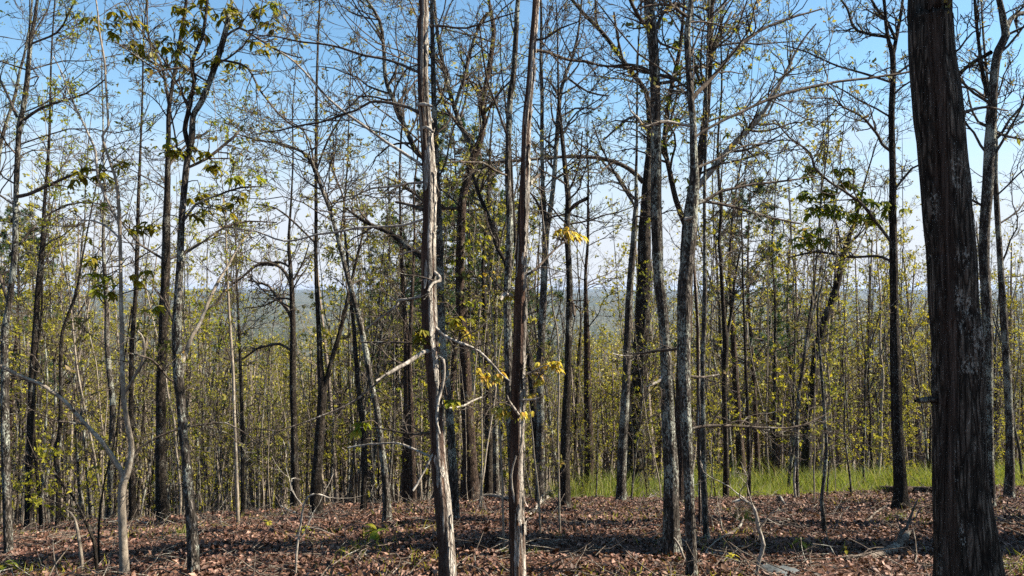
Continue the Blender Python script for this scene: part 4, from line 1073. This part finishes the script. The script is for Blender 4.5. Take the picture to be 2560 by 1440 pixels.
for (x, Y) in cand:
    px = 1280 + x / Y * F
    kind = rng.choice(['bare', 'leafy', 'pole'], p=[.26, .36, .38])
    gap = None
    for lx, ph in LM:
        if lx <= px:
            gap = ph
    look, sets = KIN[kind]
    parts = sets[rng.integers(len(sets))]
    topy = np.clip(rng.normal(400, 130), 120, 700)
    if 545 < px < 830 or 1305 < px < 1560 and not 1395 < px < 1420:       # gaps in the wood through which the valley shows
        topy = rng.normal(860, 50) if rng.random() < .8 else topy
    need = CZ + (720 - topy) / F * Y - float(ground(x, Y))
    H0 = max(v.co.z for v in parts[0][1].vertices)
    o = put('forest_tree', parts, x, Y, rng.uniform(0, 6.283), float(np.clip(need / H0, .28, 1.25)), rng.normal(0, .045, 2))
    key = (gap, kind); n = counts[key] = counts.get(key, 0) + 1
    if gap is None:
        o['label'] = '%s on the slope, %s in from the photo edge' % (look, ORD[n - 1])
    else:
        o['label'] = '%s on the slope, %s rightward beyond %s' % (look, ORD[min(n, 20) - 1], gap)
    o['category'] = 'tree'
    o['group'] = 'thin forest trees crowding the slope'

rng = np.random.default_rng(123)
sap = []
while len(sap) < 70:
    Y = rng.uniform(10.5, 22); x = rng.uniform(-.66, .66) * Y
    if Y < 15 and rng.random() < .5 or abs(x) < .4 and Y < 12: continue
    sap.append((x, Y))
sap.sort(key=lambda c: c[0] / c[1])
counts = {}
for (x, Y) in sap:
    px = 1280 + x / Y * F
    gap = None
    for lx, ph in LM:
        if lx <= px:
            gap = ph
    kind = rng.choice(['pole', 'leafy'], p=[.65, .35])
    sets = KIN[kind][1]
    o = put('sapling', sets[rng.integers(len(sets))], x, Y, rng.uniform(0, 6.283), rng.uniform(.22, .48), rng.normal(0, .06, 2))
    n = counts[gap] = counts.get(gap, 0) + 1
    o['label'] = 'waist-high thin sapling on the crest, %s rightward beyond %s' % (ORD[n - 1], gap or 'the photo edge')
    o['category'] = 'sapling'; o['group'] = 'small saplings along the crest'

# trees beside the view, whose shade falls across the litter
rs = np.random.default_rng(9)
for (x, d0, kind, i, sc) in [(4.6, 4.12, 'mast', 0, 1.35), (7.0, 4.2, 'mast', 1, 1.3), (10.5, 4.12, 'mast', 0, 1.3), (7.2, 6.5, 'mast', 1, 1.4), (9.5, 6.6, 'mast', 0, 1.0), (12, 7.05, 'mast', 1, 1.6),
                            (9.6, 8.0, 'mast', 1, 1.5), (12.5, 8.2, 'mast', 0, .9), (16, 9.7, 'bare', 1, 1.1), (15, 3.2, 'mast', 0, 1.2), (18, 9.6, 'mast', 1, 1.1), (20, 11.4, 'mast', 0, 1.1), (8.5, 6.8, 'mast', 1, 1.7), (14, 7.6, 'mast', 1, .8), (18, 6.9, 'mast', 0, .8), (10.5, 3.7, 'mast', 0, .9),
                            (15, 8.8, 'bare', 0, 1.1), (17, 10.6, 'leafy', 1, 1.2), (21, 12.4, 'bare', 2, 1.2), (22, 9.2, 'leafy', 0, 1.3), (25, 13.6, 'bare', 3, 1.2), (19, 14.2, 'leafy', 2, 1.3), (27, 11., 'bare', 1, 1.1), (24, 15.4, 'leafy', 1, 1.2), (30, 13., 'leafy', 0, 1.3)]:
    y = d0 + .035 * x
    o = put('forest_tree', KIN[kind][1][i], x, y, rs.uniform(0, 6), sc)
    o['label'] = 'forest tree standing outside the photo beyond the massive oak'
    o['category'] = 'tree'; o['group'] = 'trees outside the photo beside the massive oak'

# ------------------------------------------------------------------ the woods farther down, and across the valley
def woods(name, seed, n, y0, y1, stems, nleaf, lsz, spread, hgt):
    rng = np.random.default_rng(seed)
    u = rng.random(n)
    Y = y0 * (y1 / y0) ** u
    X = rng.uniform(-.82, .82, n) * Y
    Z = ground(X, Y)
    H = hgt * rng.uniform(.6, 1.15, n)
    pxs = 1280 + X / Y * F
    gap_ = (pxs > 530) & (pxs < 850) | (pxs > 1295) & (pxs < 1580)
    H = np.where(gap_ & (Y < 150), np.clip(CZ - 140 / F * Y - Z, 3.5, H), H)
    base = np.stack([X, Y, Z], -1)
    tw, lf = Geo(), Geo()
    if stems:
        top = base + np.stack([rng.normal(0, .6, n), rng.normal(0, .6, n), H], -1)
        mid = (base + top) / 2 + rng.normal(0, .25, (n, 3))
        P = np.stack([base - [0, 0, .5], mid, top], 1)
        R = np.stack([.010 * H, .007 * H, .002 * H], 1) * rng.uniform(.6, 1.3, n)[:, None]
        tw.tubes(P, R, 4)
        k = stems
        L, r = np.linalg.norm(top - base, axis=1), R
        a = spawn(rng, P, R, L, k, .3, 1., .24, .95, .012, .35)
        P2, R2 = grow(rng, *a, 4, .2, np.array([0, 0, .08]), .4)
        tw.tubes(P2, np.maximum(R2, .008), 3)
        b = spawn(rng, P2, R2, a[2], 3, .2, 1., .5, .8, .008, .6)
        P3, R3 = grow(rng, *b, 3, .2, np.array([0, 0, .08]), .5)
        tw.tubes(P3, np.maximum(R3, .007), 3)
        ix = rng.integers(0, len(P3), n * nleaf); j = rng.integers(1, 4, n * nleaf)
        p = P3[ix, j] + rng.normal(0, .12, (len(ix), 3))
    else:
        ix = np.repeat(np.arange(n), nleaf)
        q = norm(rng.normal(0, 1, (len(ix), 3))) * (rng.random(len(ix)) ** .4)[:, None]
        p = base[ix] + q * np.stack([spread * H[ix], spread * H[ix], H[ix] * .42], -1) + np.stack([0 * ix, 0 * ix, H[ix] * .55], -1)
    sz = lsz * rng.uniform(.5, 1.3, len(p))
    lf.leaves(p, rng.normal(0, 1, p.shape), rng.normal(0, 1, p.shape), sz, sz * .7, .1)
    return tw, lf

tw, lf = woods('woods', 501, 1500, 42, 125, 14, 260, .165, .2, 15)
lf.build('distant_woods', 'farwood', None, (0, 0, 0), False)['kind'] = 'stuff'
tw.build('distant_stems', 'fartwig')['kind'] = 'stuff'
tw, lf = woods('woods', 503, 2200, 115, 420, 0, 130, .55, .24, 15)
lf.build('hillside_woods', 'farwood', None, (0, 0, 0), False)['kind'] = 'stuff'
tw, lf = woods('woods', 502, 6500, 380, 2200, 0, 46, 2.0, .32, 15)
lf.build('valley_woods', 'valley', None, (0, 0, 0), False)['kind'] = 'stuff'

# ------------------------------------------------------------------ leaf litter, grass and small plants
rng = np.random.default_rng(31)
n = 440000
Y = 2.2 + 17.5 * rng.random(n) ** 1.15
X = rng.uniform(-.72, .72, n) * (Y + 1.0)
lg = Geo()
_dr = _waves(X * 1.1, Y * 1.6, 1.7, 8) + .6 * _waves(X + 3, Y, .6, 7)
_k = rng.random(n) < np.clip(.66 + 1.1 * _dr, .22, 1)
X, Y = X[_k], Y[_k]; n = len(X)
L = np.minimum(.032 * rng.lognormal(0, .30, n), .075) * (1 + np.clip(Y - 8, 0, 20) * .03)
yaw = rng.uniform(0, 6.283, n)
tilt = rng.normal(0, .36, (n, 3)); tilt[:, 2] = 1
D = np.stack([np.cos(yaw), np.sin(yaw), rng.normal(0, .28, n)], -1)
Wd = L * rng.uniform(.45, .75, n)
pos = np.stack([X, Y, ground(X, Y) + rng.uniform(.002, .030, n) + .035 * np.clip(_dr[_k], 0, 1)], -1)
Dn = norm(D); Sd = norm(np.cross(Dn, tilt)); Nn = np.cross(Sd, Dn)
Lc, Wc = L[:, None], Wd[:, None]
curl = rng.normal(.18, .26, n)[:, None]
r0 = pos + Sd * Wc * .12; r1 = pos - Sd * Wc * .12
m0 = pos + Dn * Lc * .5 + Sd * Wc * .5 + Nn * Lc * curl; mc = pos + Dn * Lc * .5; m1 = pos + Dn * Lc * .5 - Sd * Wc * .5 + Nn * Lc * curl * rng.uniform(.2, 1.2, (n, 1))
tipp = pos + Dn * Lc + Nn * Lc * curl * .8
V = np.stack([r0, m0, mc, r1, m1, tipp], 1).reshape(-1, 3)
b = (np.arange(n) * 6)[:, None]
F4 = b + np.array([[0, 1, 2, 3]])
F3 = np.concatenate([b + np.array([[3, 2, 4]]), b + np.array([[1, 5, 2]]), b + np.array([[2, 5, 4]])], 0)
lg.add(V, F4, F3)
lg.build('leaf_litter', 'litter', None, (0, 0, 0), False)['kind'] = 'stuff'

n = 5200
Y = 3.5 + 15 * rng.random(n) ** 1.1; X = rng.uniform(-.70, .70, n) * (Y + .5)
p = np.stack([X, Y, ground(X, Y) + .03], -1)
yaw = rng.uniform(0, 6.283, n)
Pt, Rt = grow(rng, p, np.stack([np.cos(yaw), np.sin(yaw), rng.normal(.05, .2, n)], -1), rng.uniform(.1, .6, n), rng.uniform(.0025, .006, n), 4, .16, np.array([0, 0, -.02]), .5)
tg = Geo(); tg.tubes(Pt, Rt, 4)
tg.build('twig_litter', 'dead')['kind'] = 'stuff'

def blades(rng, X, Y, h0, h1, w, tall=1.):
    n = len(X)
    p = np.stack([X, Y, ground(X, Y) - .02], -1)
    yaw = rng.uniform(0, 6.283, n)
    D = np.stack([np.cos(yaw) * .22, np.sin(yaw) * .22, np.ones(n)], -1)
    Sd = np.stack([-np.sin(yaw + 1), np.cos(yaw + 1), 0 * yaw], -1)
    h = (rng.uniform(h0, h1, n) * tall)[:, None]
    bend = np.stack([np.cos(yaw), np.sin(yaw), 0 * yaw], -1) * h * rng.uniform(.05, .45, (n, 1)) + np.array([-.05, 0, 0]) * h
    w = w * rng.uniform(.6, 1.3, (n, 1))
    a = p; c = p + D * h * .55 + bend * .3; e = p + D * h + bend - np.array([0, 0, .12]) * h
    V = np.stack([a - Sd * w * .5, a + Sd * w * .5, c + Sd * w * .45, c - Sd * w * .45, e], 1).reshape(-1, 3)
    b = (np.arange(n) * 5)[:, None]
    G = Geo(); G.add(V, b + np.array([[0, 1, 2, 3]]), b + np.array([[3, 2, 4]]))
    return G
rng = np.random.default_rng(61)
n = 52000
Y = rng.uniform(14.2, 24.5, n)
px = rng.uniform(1330, 2640, n)
X = (px - 1280) / F * Y
edge = 16.2 + 1.4 * np.sin(X * .9) + .7 * np.sin(X * 2.3 + 1) - np.clip((px - 1700) / 900, 0, 1) * .8
dens = np.clip((Y - edge + .8) / 3.2, 0, 1) * np.clip((px - 1330) / 260, .12, 1)
clump = .55 + .45 * np.sin(X * 3.1 + 2 * np.sin(Y * 1.7)) * np.sin(Y * 2.6 + X)
k = rng.random(n) < dens * np.clip(clump + .25, 0, 1)
X, Y = X[k], Y[k]
blades(rng, X, Y, .36, 1.2, .012, np.clip((Y - 14.6) / 4, .2, 1) * (.7 + .45 * _waves(X, Y, 1.9, 6))).build('tall_grass', 'grass', None, (0, 0, 0), False)['kind'] = 'stuff'
# low green herbs dotted over the litter
n = 16000
Y = 4 + 15 * rng.random(n); X = rng.uniform(-.68, .68, n) * Y
k = (_waves(X * 1.3 + 4, Y * 1.3, 3.1, 5) > .16)
X, Y = X[k], Y[k]
G = blades(rng, X, Y, .04, .14, .008)
G.build('low_herbs', 'midleaf', None, (0, 0, 0), False)['kind'] = 'stuff'

def tuft(px, py, n, rad, h0, h1, label, name='grass_tuft', cat='grass tuft', mat='grass', w=.006):
    rng = np.random.default_rng(px)
    q = on_ground(px, py)
    a = rng.uniform(0, 6.283, n); r = rad * np.sqrt(rng.random(n))
    o = blades(rng, q[0] + r * np.cos(a), q[1] + r * np.sin(a) * .8, h0, h1, w).build(name, mat, None, tuple(q), False)
    o.location = q
    o['label'] = label; o['category'] = cat
    return o
tuft(1690, 1398, 700, .16, .02, .09, 'bright moss cushion at the foot of the speckled trunk', 'moss_cushion', 'moss', 'moss')
tuft(1862, 1310, 60, .10, .12, .26, 'small grass tuft beside the bowed dead stem')
tuft(1395, 1345, 50, .07, .05, .12, 'tiny grass tuft at the foot of the straight whip sapling')
tuft(1272, 1388, 50, .06, .04, .10, 'tiny grass tuft at the foot of the pale whip sapling')
tuft(2540, 1432, 120, .22, .06, .18, 'lush grass tuft by the photo corner past the massive oak')
tuft(460, 1345, 24, .05, .12, .22, 'small upright grass tuft beside the rugged hickory foot')
tuft(2240, 1300, 70, .2, .06, .16, 'grass tuft in front of the dark trunk by the grass')
tuft(1325, 1390, 60, .12, .04, .10, 'sparse grass tuft by the sunlit peeling tree')

def seedling(px, py, h, nl, size, mat, label):
    rng = np.random.default_rng(px + py)
    q = on_ground(px, py)
    root = thing('seedling', label, 'seedling', tuple(q), 'seedlings in the leaf litter')
    sg = Geo()
    top = q + np.array([rng.normal(0, .02), 0, h])
    P = np.stack([q - [0, 0, .03], (q + top) / 2 + rng.normal(0, .012, 3), top])[None]
    sg.tubes(P, np.array([[.004, .003, .002]]), 5)
    sg.build('stem', 'twig', root, tuple(q))
    lg = Geo()
    a = rng.uniform(0, 6.283, nl)
    D = np.stack([np.cos(a), np.sin(a), rng.normal(.05, .3, nl)], -1)
    c = np.repeat(top[None], nl, 0) - np.stack([0 * a, 0 * a, rng.uniform(0, h * .35, nl)], -1)
    lg.lances(c, D, np.tile(np.array([[0, 0, 1.]]), (nl, 1)), size * rng.uniform(.7, 1.2, nl), size * .42, .45)
    lg.build('foliage', mat, root, tuple(q), False)
for args in [(940, 1352, .10, 9, .16, 'lime', 'bright yellow-green seedling before the winding lit tree'),
             (765, 1345, .12, 7, .07, 'lime', 'small seedling in front of the tall forked tree'),
             (670, 1325, .10, 12, .06, 'midleaf', 'low dark green seedling near the thin pale pole'),
             (12, 1440, .10, 9, .10, 'lime', 'yellow seedling by the photo corner under the edge trunk'),
             (1838, 1425, .12, 8, .07, 'midleaf', 'seedling by the bowed dead stem foot'),
             (2010, 1380, .10, 8, .09, 'midleaf', 'seedling below the wriggling sapling'),
             (2110, 1395, .08, 6, .06, 'olive', 'dim seedling by the curved fallen limb'),
             (850, 1400, .09, 6, .06, 'midleaf', 'seedling alone in the open litter'),
             (430, 1290, .22, 14, .06, 'midleaf', 'leafy seedling behind the rugged hickory foot'),
             (150, 1180, .35, 16, .10, 'lime', 'taller leafy seedling by the knobbly dark stem'),
             (1440, 1330, .30, 5, .05, 'olive', 'thin bare-stalked seedling by the straight whip')]:
    seedling(*args)

def stick(label, pts, mat='dead', name='fallen_branch', cat='fallen branch', tw=0, sides=8, group=None):
    """pts: (x, y, width, height above the ground under the branch's foot)"""
    rng = np.random.default_rng(hash_(label) % 99991)
    rows = []
    for (x, y, w, up) in pts:
        if up >= 0:
            q = on_ground(x, y, 0)
            r = w / 2 / F * q[1]
            rows.append((q[0], q[1], q[2] + r * .6 + up, r))
        else:                      # stands up from the depth of the first point
            d = rows[0][1]
            q = unp(x, y, d); rows.append((*q, w / 2 / F * d))
    Q = smoothpath(rows, .04)
    Q[:, :3] += np.cumsum(rng.normal(0, .003, (len(Q), 3)), 0) * .4
    G = Geo(); G.tubes(Q[None, :, :3], Q[None, :, 3] * (1 + rng.normal(0, .06, (1, len(Q)))), sides)
    o = thing(name, label, cat, tuple(Q[0, :3]), group)
    trunk_ = G.build('stem', mat, o, tuple(Q[0, :3]))
    if tw:
        bg = Geo()
        j = rng.integers(len(Q) // 4, len(Q) - 2, tw)
        dirs = norm(Q[j + 1, :3] - Q[j, :3]) * .7 + rng.normal(0, .6, (tw, 3)); dirs[:, 2] = np.abs(dirs[:, 2]) * .6
        parts, _ = twigs(rng, Q[j, :3], dirs, rng.uniform(.2, .6, tw), np.maximum(Q[j, 3] * .5, .002), 3, 2, .2, .002)
        fill(bg, parts)
        bg.build('sprays', mat, o, tuple(Q[0, :3]))
    return o
stick('dark fallen log lying behind the mossy grass trunk', [(2130,1236,10,0),(2175,1230,16,0),(2230,1232,18,0),(2290,1234,20,0),(2345,1236,20,0)], 'red', 'fallen_log', 'log', 0, 14)
stick('curved mouldering limb on the litter before the massive oak', [(2110,1404,12,0),(2170,1400,22,0),(2215,1390,24,0),(2250,1368,22,0),(2272,1345,12,.04)], 'dead', 'fallen_branch', 'fallen branch', 2, 12)
stick('pale bowed dead stem standing in the litter, bent over in a hook', [(1890,1440,8,0),(1897,1400,10,-1),(1908,1364,10,-1),(1897,1325,10,-1),(1890,1290,9,-1),(1880,1266,8,-1),(1862,1254,7,-1),(1845,1252,7,-1),(1826,1256,5,-1)], 'palelimb', 'fallen_branch', 'dead stem', 5)
stick('thin pale stick arching up by the winding lit tree', [(738,1438,6,0),(742,1370,6,-1),(752,1310,5,-1),(760,1265,5,-1),(774,1240,5,-1),(800,1235,4,-1),(825,1245,3,-1)], 'palelimb', 'sapling', 'dead sapling', 3)
stick('short pale log lying beside the lichened stem', [(250,1312,5,0),(290,1308,9,0),(325,1302,9,0),(375,1312,7,0)], 'palelimb', 'fallen_branch', 'fallen branch', 0)
stick('pale bare branch propped beside the sunlit peeling tree', [(1318,1302,6,0),(1350,1268,7,.05),(1380,1244,7,.12),(1402,1226,5,.2)], 'palelimb', 'fallen_branch', 'fallen branch', 4)
stick('dark branch lying flat across the speckled trunk foot', [(1560,1400,14,0),(1620,1392,16,0),(1672,1390,12,0)], 'dead')
stick('straight stick pointing across the litter past the kinked tree', [(1745,1372,9,0),(1800,1352,9,0),(1845,1330,7,.02),(1860,1315,4,.05)], 'dead', tw=2)
stick('long dark branch lying along the photo bottom by the kinked tree', [(1655,1411,7,0),(1740,1412,10,0),(1830,1410,9,0),(1940,1408,6,0)], 'dead', tw=2)
stick('pale forked stick lying by the kinked tree foot', [(1745,1410,6,0),(1765,1394,7,.02),(1800,1392,7,.02),(1830,1390,5,0)], 'palelimb', tw=2)
stick('leaning pale twig at the mossy trunk foot', [(1716,1410,6,0),(1706,1385,6,-1),(1696,1362,5,-1),(1683,1345,4,-1)], 'palelimb')
stick('thin stick leaning before the massive oak and the grass trunk', [(2150,1330,5,0),(2190,1292,5,.04),(2225,1275,4,.08)], 'dead')
stick('brush branch heaped at the foot of the broad dark trunk', [(1540,1248,6,0),(1590,1235,6,.1),(1650,1222,5,.25),(1700,1210,4,.3)], 'dead', tw=7)
stick('arched brush twig before the lichened companion trunk', [(1470,1225,5,0),(1500,1212,6,.1),(1540,1205,5,.25),(1580,1215,4,.2)], 'palelimb', tw=5)
stick('brush branch across the foot of the speckled trunk and broad trunk', [(1600,1262,6,0),(1650,1240,6,.12),(1710,1222,5,.25),(1735,1205,4,.3)], 'palelimb', tw=6)
stick('low branch lying before the ivy-leaved trunk', [(1180,1246,6,0),(1220,1248,8,.05),(1270,1256,8,.03),(1310,1262,5,0)], 'palelimb', tw=4)
stick('crooked stick lying before the mid-grass stem', [(1945,1236,6,0),(1950,1252,6,.04),(1962,1266,5,0)], 'palelimb')
stick('pale stick lying before the tall forked tree', [(700,1278,4,.1),(728,1284,5,.03),(755,1292,5,0)], 'palelimb')
stick('stick lying at the rugged hickory foot', [(490,1298,5,.04),(503,1312,5,0),(520,1330,4,0)], 'palelimb')

rng = np.random.default_rng(8)
for (px, py, w, lab) in [(1945, 1436, 95, 'blue-grey flat stone low in the litter by the bowed stem'), (1908, 1418, 40, 'small pale stone beside the larger flat stone'), (1490, 1342, 22, 'small pale stone in the litter by the stub-limbed tree')]:
    q = on_ground(px, py)
    r = w / 2 / F * q[1]
    nu, nv = 22, 12
    u = np.arange(nu) * 2 * np.pi / nu; vv = np.linspace(-1.35, 1.5, nv)
    U_, V_ = np.meshgrid(u, vv)
    k = 1 + .18 * np.sin(3 * U_ + 1) * np.cos(V_) + .10 * np.sin(5 * U_ + 4 * V_) + .07 * np.sin(9 * U_ - 6 * V_)
    Vt = np.stack([np.cos(U_) * np.cos(V_) * r * k, np.sin(U_) * np.cos(V_) * r * .8 * k, np.sin(V_) * r * .34 * k], -1) + q
    b = np.arange(nv - 1)[:, None] * nu; kk = np.arange(nu)[None]; k2 = (kk + 1) % nu
    G = Geo(); G.add(Vt, np.stack([b + kk, b + k2, b + nu + k2, b + nu + kk], -1).reshape(-1, 4))
    o = G.build('stone', 'stone', None, tuple(q)); o.location = q
    o['label'] = lab; o['category'] = 'stone'

# ------------------------------------------------------------------ the air
bm = Geo()
hx, y0, y1, z0, z1 = 9600., -60., 11800., -175., 32.
c = np.array([[x, y, z] for z in (z0, z1) for y in (y0, y1) for x in (-hx, hx)])
bm.add(c, np.array([[0, 2, 3, 1], [4, 5, 7, 6], [0, 1, 5, 4], [2, 6, 7, 3], [0, 4, 6, 2], [1, 3, 7, 5]]))
t = NT('haze_air')
pv = t.n('ShaderNodeVolumePrincipled')
pv.inputs['Color'].default_value = (.50, .68, 1.0, 1)
pv.inputs['Density'].default_value = HAZE = .000055
pv.inputs['Anisotropy'].default_value = .2
t.l(pv.outputs[0], t.out.inputs['Volume'])
M['haze'] = t.m
hz = bm.build('haze', 'haze', None, (0, 0, 0), False)
hz['kind'] = 'stuff'
